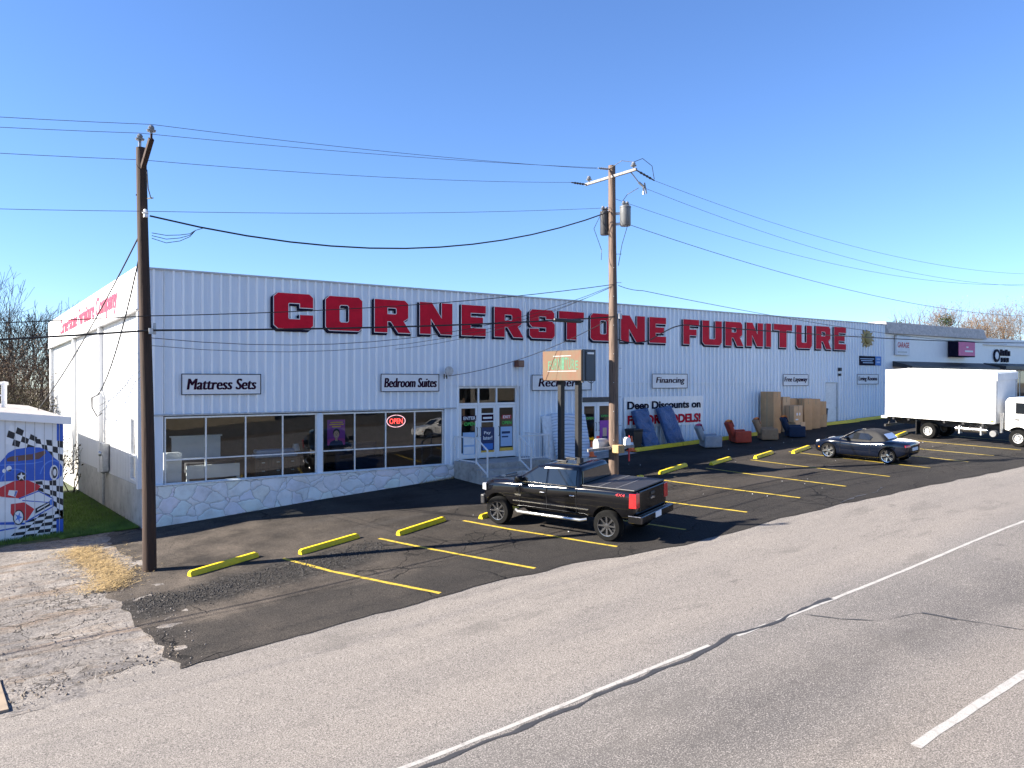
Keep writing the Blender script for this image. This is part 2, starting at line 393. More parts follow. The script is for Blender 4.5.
def mk_lot():
    N=NT('dark_patched_asphalt');x=N.xyz()
    c0=N.mix(N.ramp(N.noise(.42,5,.62),[(.38,0),(.62,1)]),(.036,.032,.029),(.082,.071,.061))
    st=N.noise(1.,5,.7,N.map((.25,1.8,1),(0,0,R(8))));c0=N.mix(N.ramp(st,[(.5,0),(.72,.5)]),c0,(.115,.105,.098))
    # brown dusty wear towards the left end of the lot
    left=N.step(N.math('ADD',x[0],N.math('MULTIPLY_ADD',N.noise(.5,4,.65),10.,-5.)),9.,-2.)
    dust=N.ramp(N.noise(.8,6,.68),[(.36,0),(.66,1)])
    c0=N.mix(N.math('MULTIPLY',left,N.math('MULTIPLY_ADD',dust,.8,.12)),c0,(.25,.208,.168))
    # freshly sealed strip along the road edge
    lo=N.step(N.math('ADD',x[1],N.math('MULTIPLY_ADD',N.noise(.4,3,.5),1.2,-.6)),-9.6,-10.2)
    c0=N.mix(N.math('MULTIPLY',lo,.65),c0,(.046,.044,.043))
    # alligator-cracked dark band
    band=N.math('SUBTRACT',1.,N.step(N.math('ABSOLUTE',N.math('ADD',N.math('MULTIPLY_ADD',x[0],-.12,8.0),N.math('ADD',x[1],N.math('MULTIPLY_ADD',N.noise(.7,3,.5),1.6,-.8)))),.5,1.1))
    band=N.math('MULTIPLY',band,N.step(x[0],6.5,3.))
    grit=N.noise(9,5,.75);bc=N.ramp(grit,[(.38,(.012,.012,.012)),(.52,(.05,.047,.045)),(.66,(.16,.15,.14))])
    c=N.mix(N.math('MULTIPLY',band,.9),c0,bc)
    ag=N.noise(45,3,.75);c=N.mix(N.ramp(ag,[(.4,.85),(.52,0)]),c,(.018,.017,.016));c=N.mix(N.ramp(ag,[(.54,0),(.68,.5)]),c,(.2,.18,.16))
    sp=N.noise(1.3,4,.6);c=N.mix(N.ramp(sp,[(.66,0),(.74,.55)]),c,(.024,.023,.023))
    cr=crack_mask(N,.5,.012,.5,(.48,.6),.3);cr2=crack_mask(N,2.2,.035,.3,(.56,.66),.3);cr=N.math('MAXIMUM',cr,cr2)
    c=N.mix(cr,c,(.012,.012,.012))
    h=N.math('SUBTRACT',N.math('ADD',N.math('MULTIPLY',ag,.5),N.math('MULTIPLY',N.math('MULTIPLY',grit,band),3.)),N.math('MULTIPLY',cr,1.3))
    return N.pbr(N.scale(c,(.56,.56,.57)),.9,0,N.bump(h,.6,.015),0,.12)
M['lot']=mk_lot()
def mk_gravel():
    N=NT('broken_pale_asphalt');x=N.xyz()
    a=N.noise(.6,6,.65);b=N.noise(5,6,.75);d=N.noise(26,4,.75)
    c=N.mix(N.ramp(a,[(.32,0),(.64,1)]),(.2,.185,.17),(.4,.37,.335))
    c=N.mix(N.ramp(N.noise(.33,4,.6,N.map((1,1.3,1),(0,0,0),(3,1,0))),[(.5,0),(.62,.75)]),c,(.19,.18,.175))
    c=N.mix(N.ramp(N.noise(.5,6,.7,N.map((.45,2.2,1),(0,0,R(-10)),(1,5,0))),[(.55,0),(.66,.8)]),c,(.24,.17,.115))
    c=N.mix(N.ramp(N.noise(1.,5,.7,N.map((.5,2.2,1))),[(.52,0),(.7,.7)]),c,(.33,.25,.17))
    c=N.mix(N.ramp(b,[(.36,.8),(.5,0)]),c,(.1,.09,.08));c=N.mix(N.ramp(N.noise(1.,6,.75,N.map((1.2,3.5,1),(0,0,R(-12)))),[(.56,0),(.66,.7)]),c,(.09,.078,.066));c=N.mix(N.ramp(d,[(.36,.7),(.5,0)]),c,(.08,.075,.07));c=N.mix(N.ramp(d,[(.55,0),(.7,.6)]),c,(.52,.5,.47))
    cr=crack_mask(N,.75,.02,1.1,(.52,.62),.4);cr2=crack_mask(N,5.,.07,.5,(.56,.66),.5);cr=N.math('MAXIMUM',cr,cr2);c=N.mix(N.math('MULTIPLY',cr,.85),c,(.05,.044,.038))
    h=N.math('SUBTRACT',N.math('ADD',b,N.math('MULTIPLY',d,.5)),cr)
    return N.pbr(N.scale(c,(.66,.65,.66)),.9,0,N.bump(h,.9,.03),0,.2)
M['gravel']=mk_gravel()
M['earth']=simple('dry_earth',(.14,.115,.075),.95,0,var=.35,scale=.6,dirt=.5,dcol=(.07,.08,.03),bump=.6,bscale=9)
M['turf']=simple('turf_soil',(.035,.05,.015),.95,0,var=.4,scale=2,bump=.5,bscale=20)
def mk_linepaint(name,col,under):
    N=NT(name);w=N.noise(7,6,.75);b=N.noise(40,3,.7)
    f=N.math('MAXIMUM',N.ramp(w,[(.52,0),(.66,.85)]),N.ramp(b,[(.55,0),(.65,.75)]))
    return N.pbr(N.mix(f,col,under),.7,0,N.bump(b,.3,.01))
M['yellowline']=mk_linepaint('yellow_line_paint',(.42,.3,.022),(.08,.065,.03))
M['whiteline']=mk_linepaint('white_line_paint',(.31,.3,.285),(.17,.16,.15))
M['seal']=simple('crack_sealant',(.03,.03,.032),.6,0,var=.3)
SUN,SKY,EXPO,AIR,DUST,OZ,ALT,TINT=5,.05,1.95,1.0,0,4.5,0,(.86,1.0,1.27)
# ================================================================== SETTING: ground sheets
def struct(o): o['kind']='structure'; return o
def interp(K,x):
    if x<=K[0][0]: return K[0][1]
    for (a,b),(c,d) in zip(K,K[1:]):
        if x<=c: return b+(d-b)*(x-a)/(c-a)
    return K[-1][1]
def frange(a,b,st):
    k=max(1,int(round((b-a)/st)));return [a+(b-a)*i/k for i in range(k+1)]
gs=frange(-400,-60,40)+frange(-60,80,2.)[1:]+frange(80,500,40)[1:]
gn=frange(-300,-60,30)+frange(-60,-22,2)[1:]+frange(-22,0,1)[1:]+frange(0,40,2)[1:]+frange(40,420,38)[1:]
b=MB();b.grid([[(s,n,g(s,n)-.07) for s in gs] for n in gn]);struct(b.build('ground',M['earth'],smooth=60))
def sheet(name,mat,rows,scol,dz,rough=0.,rsc=3.):
    """rows: list of n parameters v in 0..1; scol(v)->(list of s); nfun(s,v)->n"""
    b=MB();b.grid([[(s,n,g(s,n)+dz+(noise.fractal(Vector((s*rsc,n*rsc,0)),1.,2.,4)*rough if rough else 0)) for s,n in row] for row in rows])
    return struct(b.build(name,mat,smooth=60))
# road, 2 m columns, broken left part of its near edge is covered by the lot
sheet('road',M['road'],[[(s,n) for s in frange(-120,160,1.)] for n in frange(-36,-22,1)+frange(-22,-11,.5)[1:]],None,0.)
# dark parking lot with ragged edge towards the road and on the left
EDGE=[(-8,-12.3),(-1.6,-12.3),(.65,-12.09),(2.93,-12.07),(5.1,-12.01),(7.65,-12.26),(11.2,-13.0),(15.3,-13.05),(20,-13.5),(30,-14),(45,-14.3),(160,-14.5)]
LEFT=[(-14.5,-1.5),(-12.3,-1.55),(-10.4,-1.85),(-8.5,-2.0),(-7,-2.1),(-5.5,-1.5),(-3.7,-1.0),(-1.5,-1.15),(0,-1.0),(1,-1.0)]
rows=[]
for v in frange(0,1,1/46):
    row=[]
    for u in [ (i/150)**1.6 for i in range(151)]:
        n_guess=-12.2*(1-v)+.02*v
        sl=interp(LEFT,n_guess)+jit(0,n_guess,.35,1.3)+jit(0,n_guess,.15,5)
        s=sl+(100-sl)*u
        lo=interp(EDGE,s)+jit(s,0,.14,.8)+jit(s,4,.06,4)
        n=lo*(1-v)+(.06 if s>-.2 else .06)*v
        row.append((s,n))
    rows.append(row)
sheet('parking_lot',M['lot'],rows,None,.014)
# pale broken asphalt on the left
rows=[]
for v in frange(0,1,1/90):
    row=[]
    for s in frange(-26,-.8,.14):
        lo=-12.1+jit(s,7,.5,.5)+jit(s,9,.18,2.5)+(.25 if s>-3 else -.25)
        n=lo+( .55-lo)*v
        row.append((s,n))
    rows.append(row)
sheet('broken_asphalt',M['gravel'],rows,None,.004,.022,1.7)
# turf between shed and store
sheet('grass_verge',M['turf'],[[(s,n) for s in frange(-30,-.02,.5)] for n in frange(.3,24,.5)],None,.01)
# pale concrete slab at the frame edge
b=MB();pts=[(-9,-10.6),(-4.42,-10.75),(-4.36,-12.3),(-9,-12.2)]
b.prism([(s,n,g(s,n)-.05) for s,n in pts],(0,0,.1));struct(b.build('concrete_slab',simple('tan_concrete',(.24,.185,.135),.85,var=.12,dirt=.3),bevel=.01))
# painted lines
def ribbon(name,mat,pts,w,dz,wob=.012,dash=None):
    b=MB();P=[]
    for (a,c),(d,e) in zip(pts,pts[1:]):
        k=max(2,int(math.hypot(d-a,e-c)/.25))
        P+=[(a+(d-a)*i/k,c+(e-c)*i/k) for i in range(k)]
    P.append(pts[-1]);rows=[]
    for i,(s,n) in enumerate(P):
        a=P[max(i-1,0)];c=P[min(i+1,len(P)-1)];d=Vector((c[0]-a[0],c[1]-a[1])).normalized();q=Vector((-d.y,d.x))
        ww=w/2+jit(s,n,wob,4);o=jit(s*1.7,n,wob*1.4,1.5)
        rows.append([(s+q.x*(o+t*ww),n+q.y*(o+t*ww)) for t in(-1,0,1)])
    b.grid([[(s,n,g(s,n)+dz) for s,n in r] for r in rows]);return struct(b.build(name,mat))
for p in ([(-60,-17.8),(6.4,-17.8)],[(7.15,-17.86),(8.05,-17.86)],[(8.35,-17.88),(110,-17.9)]): ribbon('road_edge_line',M['whiteline'],p,.092,.005)
for k in range(-6,12):
    s=5.85+k*12.2;ribbon('lane_line',M['whiteline'],[(s,-21.95),(s+4.6,-21.93)],.15,.005)
ribbon('crack_seal',M['seal'],[(-6,-18.02),(0,-17.97),(2,-17.95),(4,-17.93),(5.4,-17.97),(6.3,-17.9),(6.8,-17.78),(7.4,-17.8),(8.1,-17.92),(8.8,-17.84),(9.6,-17.8),(10.3,-17.8)],.085,.008,.05)
ribbon('crack_seal',M['seal'],[(9.05, -17.97), (9.38, -18.62), (9.82, -19.14), (10.89, -19.49), (11.08, -20.08), (11.44, -21.14), (11.57, -21.69)],.022,.008,.03)
ribbon('crack_seal',M['seal'],[(10.89, -19.49), (11.08, -20.08)],.09,.009,.05)
ribbon('crack_seal',M['seal'],[(18.2,-13.2),(19.5,-13.0),(20.6,-13.1),(21.4,-12.8)],.06,.02,.06)
for k,(a,c) in enumerate([((2.28,-6.51),(4.05,-11.9)),((5.13,-6.57),(6.79,-11.92)),((8.09,-6.49),(9.63,-11.88)),((10.9,-6.5),(12.31,-11.93)),((13.9,-6.5),(15.17,-11.88)),((16.95,-6.4),(17.92,-11.89)),((20.0,-6.12),(20.65,-11.88)),((23.0,-6.0),(23.6,-11.86)),((26.3,-5.6),(26.6,-11.86)),((29.1,-6.3),(29.3,-12.1)),((31.4,-6.3),(31.8,-12)),((34.2,-6.3),(34.5,-12)),((37.4,-6.3),(37.6,-12))]):
    m=((a[0]*.6+c[0]*.4)-.06,(a[1]*.6+c[1]*.4)) if k!=0 else ((a[0]*.62+c[0]*.38)-.12,a[1]*.62+c[1]*.38)
    ribbon('parking_line',M['yellowline'],[a,m,c],.11,.02,.014)
# ================================================================== FURNITURE STORE
BL=44.65;HT=6.8
st=thing('furniture_store','long white ribbed metal furniture store with big windows over a stone base','store building',(0,0,-1.6),world=True)
def ribs(b,s0,s1,zb,zt,y0=0.,m=0,pitch=.305,out=.068):
    """corrugated metal sheet on the plane y=y0, ribs point to -y; zb may be a function of s"""
    zf=zb if callable(zb) else (lambda s:zb)
    xs=[(s0,0.)];k=int(math.floor(s0/pitch))
    while k*pitch<s1+pitch:
        c=k*pitch
        for d,o in((-.046,0),(-.024,out),(.024,out),(.046,0),(.137,0),(.147,.006),(.157,.006),(.167,0)):
            if s0<c+d<s1: xs.append((c+d,o))
        k+=1
    xs.append((s1,0.))
    b.grid([[(s,y0-o,zf(s)) for s,o in xs],[(s,y0-o,zt) for s,o in xs]],m)
    for i in range(len(xs)-1):
        if max(xs[i][1],xs[i+1][1])>.05: b.mi[len(b.mi)-(len(xs)-1)+i]=1  # rib faces take the painted highlight tone
W0,W1,WB,WT=.6,11.26,-.25,1.99
b=MB()
base=lambda s:g(s,0)-.15
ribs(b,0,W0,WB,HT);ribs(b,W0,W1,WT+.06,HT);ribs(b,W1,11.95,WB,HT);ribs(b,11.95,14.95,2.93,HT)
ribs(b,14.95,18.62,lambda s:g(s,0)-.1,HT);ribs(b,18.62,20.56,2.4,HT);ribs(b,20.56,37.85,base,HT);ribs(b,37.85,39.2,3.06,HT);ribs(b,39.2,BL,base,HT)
# thickness behind the sheet
for s0,s1,z0_,z1_ in((0.01,W0,WB,HT),(W0,W1,WT+.06,HT),(W1,11.95,-1.2,HT),(11.95,14.95,2.93,HT),(14.95,18.62,-1,HT),(18.62,20.56,2.4,HT),(20.56,37.85,-.6,HT),(37.85,39.2,3.06,HT),(39.2,BL,0,HT)):
    b.box(s0,s1,.012,.15,z0_,z1_-.01)
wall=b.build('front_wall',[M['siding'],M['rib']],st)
b=MB();b.box(20.56,BL,-.05,-.003,3.06,3.10);b.box(11.3,18.6,-.044,-.003,2.985,3.0);b.build('panel_lap',M['siding'],wall)
# window head flashing / gutter
b=MB();b.box(-.02,W1+.55,-.075,-.002,WT+.03,WT+.085);b.build('window_head_flashing',M['galv'],st,bevel=.008)
b=MB();b.box(-.06,BL+.02,-.07,.16,HT-.015,HT+.05);b.box(-.06,.12,.163,26.4,HT-.02-.16,HT-.1)
b.build('roof_trim',M['trim'],st)
b=MB();b.box(.02,BL-.02,.16,26.4,6.35,6.5);b.build('roof',M['trim'],st)
b=MB();b.box(.02,BL,26.2,26.4,-2.4,6.5);b.box(BL-.16,BL,.16,26.2,-.5,6.5);b.build('rear_wall',M['siding_side'],st)
# side wall, sunlit: smooth sheet panels, pilasters, fascia
def zside(n): return -.27-.025*n
def ztop(n): return 6.8-.0095*n
b=MB();N_=26.4
xs=[]
k=0
while k*.305<N_:
    for d,o in((0,0),(.022,.02),(.075,.02),(.1,0)):
        xs.append((k*.305+d,o))
    k+=1
xs.append((N_,0))
def side_sheet(b,n0,n1,zb,zt):
    q=[(n0,0)]+[(n,o) for n,o in xs if n0<n<n1]+[(n1,0)]
    b.grid([[(-o,n,zt(n)) for n,o in q],[(-o,n,zb(n)) for n,o in q]])
SW0,SW1=.22,2.12
side_sheet(b,0,SW0,zside,lambda n:5.46-.016*n);side_sheet(b,SW0,SW1,lambda n:1.93,lambda n:5.46-.016*n);side_sheet(b,SW1,N_,zside,lambda n:5.46-.016*n)
side_sheet(b,SW0,SW1,zside,lambda n:-.22)
for n0,n1,za,zb_ in((.16,SW0,-.3,5.5),(SW0,SW1,1.93,5.5),(SW1,26.4,-.9,5.2),(SW0,SW1,-.4,-.22)): b.box(.012,.15,n0,n1,za,zb_)
sw=b.build('side_wall',M['siding_side'],st)
for n,w in((25.9,.5),(15.9,.42),(8.05,.42),(.13,.26)):
    b=MB();b.box(-.17,-.016,n-w/2,n+w/2,zside(n)-.05,5.42-.016*n);b.build('pilaster',M['siding_side'],st,bevel=.01)
b=MB();b.prism([(-.2,-.06,5.47),(-.2,N_,5.06),(-.2,N_,ztop(N_)+.02),(-.2,-.06,6.86)],(.36,0,0));fa=b.build('fascia',M['fascia'],st)
b=MB();b.prism([(-.23,-.05,5.44),(-.23,N_,5.03),(-.23,N_,5.09),(-.23,-.05,5.5)],(.03,0,0));b.build('drip_edge',M['galv'],fa)
b=MB();put_text(b,'Cornerstone Furniture Company',(-.21,20.6,5.36),(0,-17.1,.25),(0,0,.98),0,.1,.02,1.,(0,.002,.004,.006))
b.build('painted_lettering',M['pinkred'],fa)
# side foundation
b=MB();b.grid([[(-.02,n,zside(n)-.002) for n in frange(0,N_,1)],[(-.02,n,g(-.3,n)-.25) for n in frange(0,N_,1)]])
b.grid([[(.0,n,zside(n)-.002) for n in frange(0,N_,1)],[(-.02,n,zside(n)-.002) for n in frange(0,N_,1)]])
b.build('side_foundation',M['foundation'],st)
# stone base at the front
b=MB();ss=frange(-.03,11.66,.25)
rows=[[(s,.1,WB) for s in ss],[(s,-.1,WB) for s in ss],[(s,-.13+jit(s,0,.015,3),WB-.03) for s in ss]]
for q in frange(.06,1,.1): rows.append([(s,-.13+jit(s,q*2,.03,3.2),WB-.03+(g(s,0)-.2-WB)*q) for s in ss])
b.grid(rows);b.poly([(-.03,.1,WB),(-.03,-.13,WB-.03),(-.03,-.13,-2),(-.03,.1,-2)])
b.build('stone_base',M['stone'],st,smooth=40)
# showroom shell
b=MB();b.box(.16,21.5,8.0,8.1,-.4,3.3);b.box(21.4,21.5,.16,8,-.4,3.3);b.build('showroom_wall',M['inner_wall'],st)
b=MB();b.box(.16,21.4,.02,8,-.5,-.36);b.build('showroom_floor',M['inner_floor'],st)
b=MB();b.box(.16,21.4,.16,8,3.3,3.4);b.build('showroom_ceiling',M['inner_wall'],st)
# big windows: four bays each around a post
def window(s_list,z0_,z1_,rail,y=.03):
    b=MB();w=.022
    for i,s in enumerate(s_list):
        b.box(s-w,s+w,y-.03,y+.07,z0_,z1_)
    for a,c in zip(s_list,s_list[1:]):
        for z,h in((z0_+.03,.03),(z1_-.03,.03),(rail,.022)): b.box(a+w+.001,c-w-.001,y-.025,y+.066,z-h,z+h)
    f=b.build('window',M['alu'],st,bevel=.005,seg=1)
    b=MB()
    for a,c in zip(s_list,s_list[1:]):
        tl=random.uniform(-.004,.004)
        for zz0,zz1 in((z0_+.06,rail-.022),(rail+.022,z1_-.06)): b.poly([(a+w,y+.02,zz0),(c-w,y+.02+tl,zz0),(c-w,y+.02+tl,zz1),(a+w,y+.02,zz1)])
    b.build('pane',M['glass'],f);return f
window([.66,1.95,3.28,4.59,5.83],WB,WT,.56)
window([6.08,7.36,8.65,9.92,11.21],WB,WT,.58)
b=MB();b.box(5.86,6.05,-.03,.12,WB,WT);b.box(5.9,6.01,-.06,-.031,WT-.13,WT-.04);b.build('window_post',M['siding'],st,bevel=.01)
b=MB();b.box(.02,11.4,-.17,.09,WB+.003,WB+.035);b.build('window_sill',M['white'],st,bevel=.008)
# side window
b=MB();
for n in(SW0+.03,1.17,SW1-.03): b.box(-.03,.06,n-.035,n+.035,-.22,1.93)
for z in(-.19,.62,1.9): b.box(-.026,.055,SW0+.066,1.134,z-.035,z+.035);b.box(-.026,.055,1.206,SW1-.066,z-.035,z+.035)
f=b.build('window',M['alu'],st,bevel=.005,seg=1);b=MB();b.poly([(.03,SW0,-.2),(.03,SW1,-.2),(.03,SW1,1.9),(.03,SW0,1.9)]);b.build('pane',M['glass'],f)
b=MB()
for i in range(2):
    rows=[]
    for z in frange(-.2,1.9,.2): rows.append([(.12+.02*math.sin(n*40),n,z) for n in frange(.3+i*1.1,.3+i*1.1+(.25+.25*(z+.2)/2.1),.03)])
    b.grid(rows)
b.build('curtain',M['fab_white'],f)
# entrance: frame, transoms, three leaves
b=MB();y=.1
for s in(11.985,12.975,13.895,14.92): b.box(s-.035,s+.035,y-.05,y+.07,-.1,2.92)
for a,c in((12.02,12.94),(13.01,13.86),(13.93,14.885)):
    b.box(a+.001,c-.001,y-.045,y+.06,2.14,2.24);b.box(a+.001,c-.001,y-.045,y+.06,2.85,2.92)
en=b.build('entrance_frame',M['whiteclean'],st,bevel=.006,seg=1)
b=MB();b.poly([(12.0,y,2.2),(14.9,y,2.2),(14.9,y,2.88),(12.0,y,2.88)]);b.build('transom_pane',M['glass'],en)
b=MB();b.box(14.965,15.05,-.06,.15,-.12,2.93);b.build('entrance_jamb',M['trim'],st);b=MB();b.box(15.28,15.33,-.1,-.05,4.4,6.6);b.build('conduit',M['whiteclean'],st)
def leaf(a,c,z0_,z1_,y,side,st_=st):
    b=MB();b.box(a,a+.11,y-.03,y+.03,z0_,z1_);b.box(c-.11,c,y-.03,y+.03,z0_,z1_);b.box(a+.111,c-.111,y-.028,y+.028,z0_,z0_+.24);b.box(a+.111,c-.111,y-.028,y+.028,z1_-.12,z1_)
    d=b.build('door',M['whiteclean'],st_,bevel=.006,seg=1)
    b=MB();b.poly([(a+.1,y,z0_+.2),(c-.1,y,z0_+.2),(c-.1,y,z1_-.1),(a+.1,y,z1_-.1)]);b.build('pane',M['glass'],d)
    b=MB();h=c-.06 if side>0 else a+.06
    b.tube([(h,y-.03,1.22),(h,y-.09,1.2),(h,y-.09,.84),(h,y-.03,.82)],.014,6);b.build('handle',M['dark'],d,smooth=40);return d
d1=leaf(12.025,12.935,-.08,2.135,y,1);d2=leaf(13.015,13.855,-.08,2.135,y,-1);d3=leaf(13.935,14.88,-.08,2.135,y,-1)
def notice(d,rects,texts,yy):
    b=MB();mats=[];
    def mi(k):
        if M[k] not in mats: mats.append(M[k])
        return mats.index(M[k])
    for i,(a,c,z0_,z1_,k) in enumerate(rects): b.box(a,c,yy-.004-.002*i,yy-.001,z0_,z1_,mi(k))
    for t,a,c,z0_,z1_,k in texts: put_text(b,t,(a,yy-.022,z0_),(c-a,0,0),(0,0,z1_-z0_),mi(k),0,.02)
    b.build('notice',mats,d)
notice(d1,[(12.17,12.86,1.5,1.72,'maroon'),(12.2,12.8,.1,1.02,'p_sky'),(12.24,12.76,.12,.42,'p_white'),(12.24,12.76,.5,.8,'p_white')],[('ENTER',12.22,12.82,1.54,1.68,'p_white'),('OPEN',12.25,12.8,1.3,1.44,'brightgreen')],y-.03)
notice(d2,[(13.06,13.8,1.42,1.8,'p_white'),(13.13,13.73,1.47,1.74,'maroon'),(13.2,13.66,1.56,1.64,'p_white'),(13.2,13.66,1.08,1.12,'p_white'),(13.1,13.77,.24,1.2,'p_navy'),(13.2,13.7,.26,.52,'signblue'),(13.1,13.77,.15,.22,'p_yellow')],[('Pay',13.24,13.58,.88,1.04,'p_white'),('later!',13.2,13.66,.68,.84,'p_white')],y-.03)
notice(d3,[(14.17,14.66,1.54,1.7,'sign_red_small'),(14.1,14.72,.36,1.2,'p_sky'),(14.16,14.6,.9,1.0,'p_navy'),(14.16,14.5,.74,.8,'p_navy'),(14.06,14.76,.17,.3,'p_yellow')],[('EXIT',14.22,14.6,1.56,1.68,'p_white'),('OPEN',14.16,14.66,1.3,1.44,'brightgreen')],y-.03)
# second entrance behind the pole
b=MB();y=.08
for s in(18.655,19.6,20.53): b.box(s-.035,s+.035,y-.05,y+.06,-.2,2.1)
b.box(18.62,20.56,y-.05,y+.06,2.101,2.16);f=b.build('entrance_frame',M['whiteclean'],st,bevel=.006,seg=1)
b=MB();b.box(18.64,20.54,.02,.12,2.165,2.395);b.build('transom_box',M['dark'],f)
e1=leaf(18.695,19.56,-.2,2.1,y,1);e2=leaf(19.64,20.49,-.2,2.1,y,-1)
notice(e1,[(18.85,19.4,1.34,1.5,'black')],[('OPEN',18.9,19.35,1.36,1.48,'brightgreen')],y-.03)
notice(e2,[(19.78,20.35,1.44,1.58,'black'),(19.76,20.38,.3,1.3,'p_purple'),(19.95,20.2,.55,.95,'p_skin'),(19.9,20.25,.3,.55,'p_navy')],[('OPEN',19.84,20.3,1.46,1.56,'brightgreen')],y-.03)
# plain steel service door
b=MB();b.box(37.93,39.12,.0,.05,.45,3.0);f=b.build('door',M['white'],st,bevel=.004);b=MB();b.box(37.86,37.925,-.045,.1,.4,3.06);b.box(39.125,39.19,-.045,.1,.4,3.06);b.box(37.926,39.124,-.045,.1,3.003,3.06);b.build('door_frame',M['galv'],f)
b=MB();b.lathe([(.03,0),(.035,.03),(.03,.06),(0.001,.07)],10,0,'y',(39.02,-.075,1.5));b.build('handle',M['silver'],f)
# stoop with steps
b=MB();SX0,SX1=11.65,15.4
b.box(SX0,SX1,-1.76,-.14,-1.4,-.1);b.box(SX0+.01,13.84,-2.12,-1.761,-1.4,-.32);b.box(SX0+.02,13.83,-2.5,-2.121,-1.4,-.54)
b.build('entrance_stoop',M['concrete'],st,bevel=.015)
# railings: things bolted to the stoop but part of the building
def railing(posts,tops,bal=None,nm='handrail'):
    b=MB()
    for p in posts: b.bar(p[0],p[1],.05,.05)
    for a,c in tops: b.bar(a,c,.045,.045)
    if bal:
        (a,c,z0_,z1_,k)=bal
        for i in range(k):
            q=Vector(a).lerp(Vector(c),(i+.5)/k);b.bar((q.x,q.y,z0_),(q.x,q.y,z1_),.018,.018)
    return b.build(nm,M['white'],st)
railing([((11.7,-.12,-.1),(11.7,-.12,.93)),((11.7,-1.72,-.1),(11.7,-1.72,.95)),((11.7,-2.5,-.54),(11.7,-2.5,.52))],
  [((11.7,-.12,.9),(11.7,-1.72,.92)),((11.7,-.12,-.02),(11.7,-1.72,-.02)),((11.7,-1.72,.92),(11.7,-2.5,.5)),((11.7,-1.72,-.02),(11.7,-2.5,-.44))])
railing([((13.8,-1.72,-.1),(13.8,-1.72,.95)),((13.8,-2.5,-.54),(13.8,-2.5,.52)),((15.34,-1.72,-.1),(15.34,-1.72,.95))],
  [((13.8,-1.72,.92),(13.8,-2.5,.5)),((13.8,-1.72,-.02),(13.8,-2.5,-.44)),((13.8,-1.72,.91),(15.34,-1.72,.91)),((13.8,-1.72,.0),(15.34,-1.72,.0)),((15.34,-1.72,.91),(15.34,-.05,.91))],((13.8,-1.72,0),(15.34,-1.72,0),0.,.9,13))
# walkway apron in front of the second door
sheet('walkway',M['concrete'],[[(s,n) for s in frange(15.42,20.7,.5)] for n in (-1.5,-1.0,-.5,-.02)],None,.05)
# ------------------------------------------------------------------ neighbour stores to the right
nb=thing('corner_shop','pale neighbouring shop front with a brown shingled parapet and dark awning','shop building',(44.7,0,.8),world=True)
b=MB();b.box(44.68,58.4,.02,14,.2,6.4);b.build('wall',M['whiteclean'],nb)
b=MB();
for i in range(5): b.box(44.68,58.5,-.25+.05*i,.019+.0*i,6.25+.15*i,6.25+.15*i+.147)
b.box(44.66,58.52,.02,14.2,6.405,7.02);b.build('parapet',simple('brown_weathered_shingle',(.55,.5,.46),.85,var=.25,scale=5),nb)
b=MB();b.prism([(45.6,0.,4.45),(45.6,-1.3,4.1),(45.6,-1.3,3.95),(45.6,0.,4.1)],(12.6,0,0));b.build('awning',M['dark'],nb)
b=MB();b.box(46.2,57.6,-.04,.0,1.0,3.9);f=b.build('window',M['alu'],nb);b=MB()
for i in range(7): b.box(46.3+i*1.62,46.3+i*1.62+1.5,-.06,-.042,1.2,3.8)
b.build('pane',M['autoglass'],f)
nc=thing('low_shop','low white shop front with a dark awning at the right edge','shop building',(59,0,1.2),world=True)
b=MB();b.box(58.55,84,.3,14,.4,6.2);b.build('wall',M['whiteclean'],nc)
b=MB();b.box(58.53,84.1,.1,.299,5.9,6.4);b.build('parapet',M['fascia'],nc)
b=MB();b.prism([(59.2,.3,4.5),(59.2,-1.3,4.25),(59.2,-1.3,4.0),(59.2,.3,4.1)],(24,0,0));b.build('awning',M['dark'],nc)
b=MB();b.box(59.4,83,.2,.298,1.3,4.0);f=b.build('window',M['alu'],nc);b=MB()
for i in range(12): b.box(59.5+i*1.95,59.5+i*1.95+1.78,.18,.198,1.5,3.9)
b.build('pane',M['autoglass'],f)
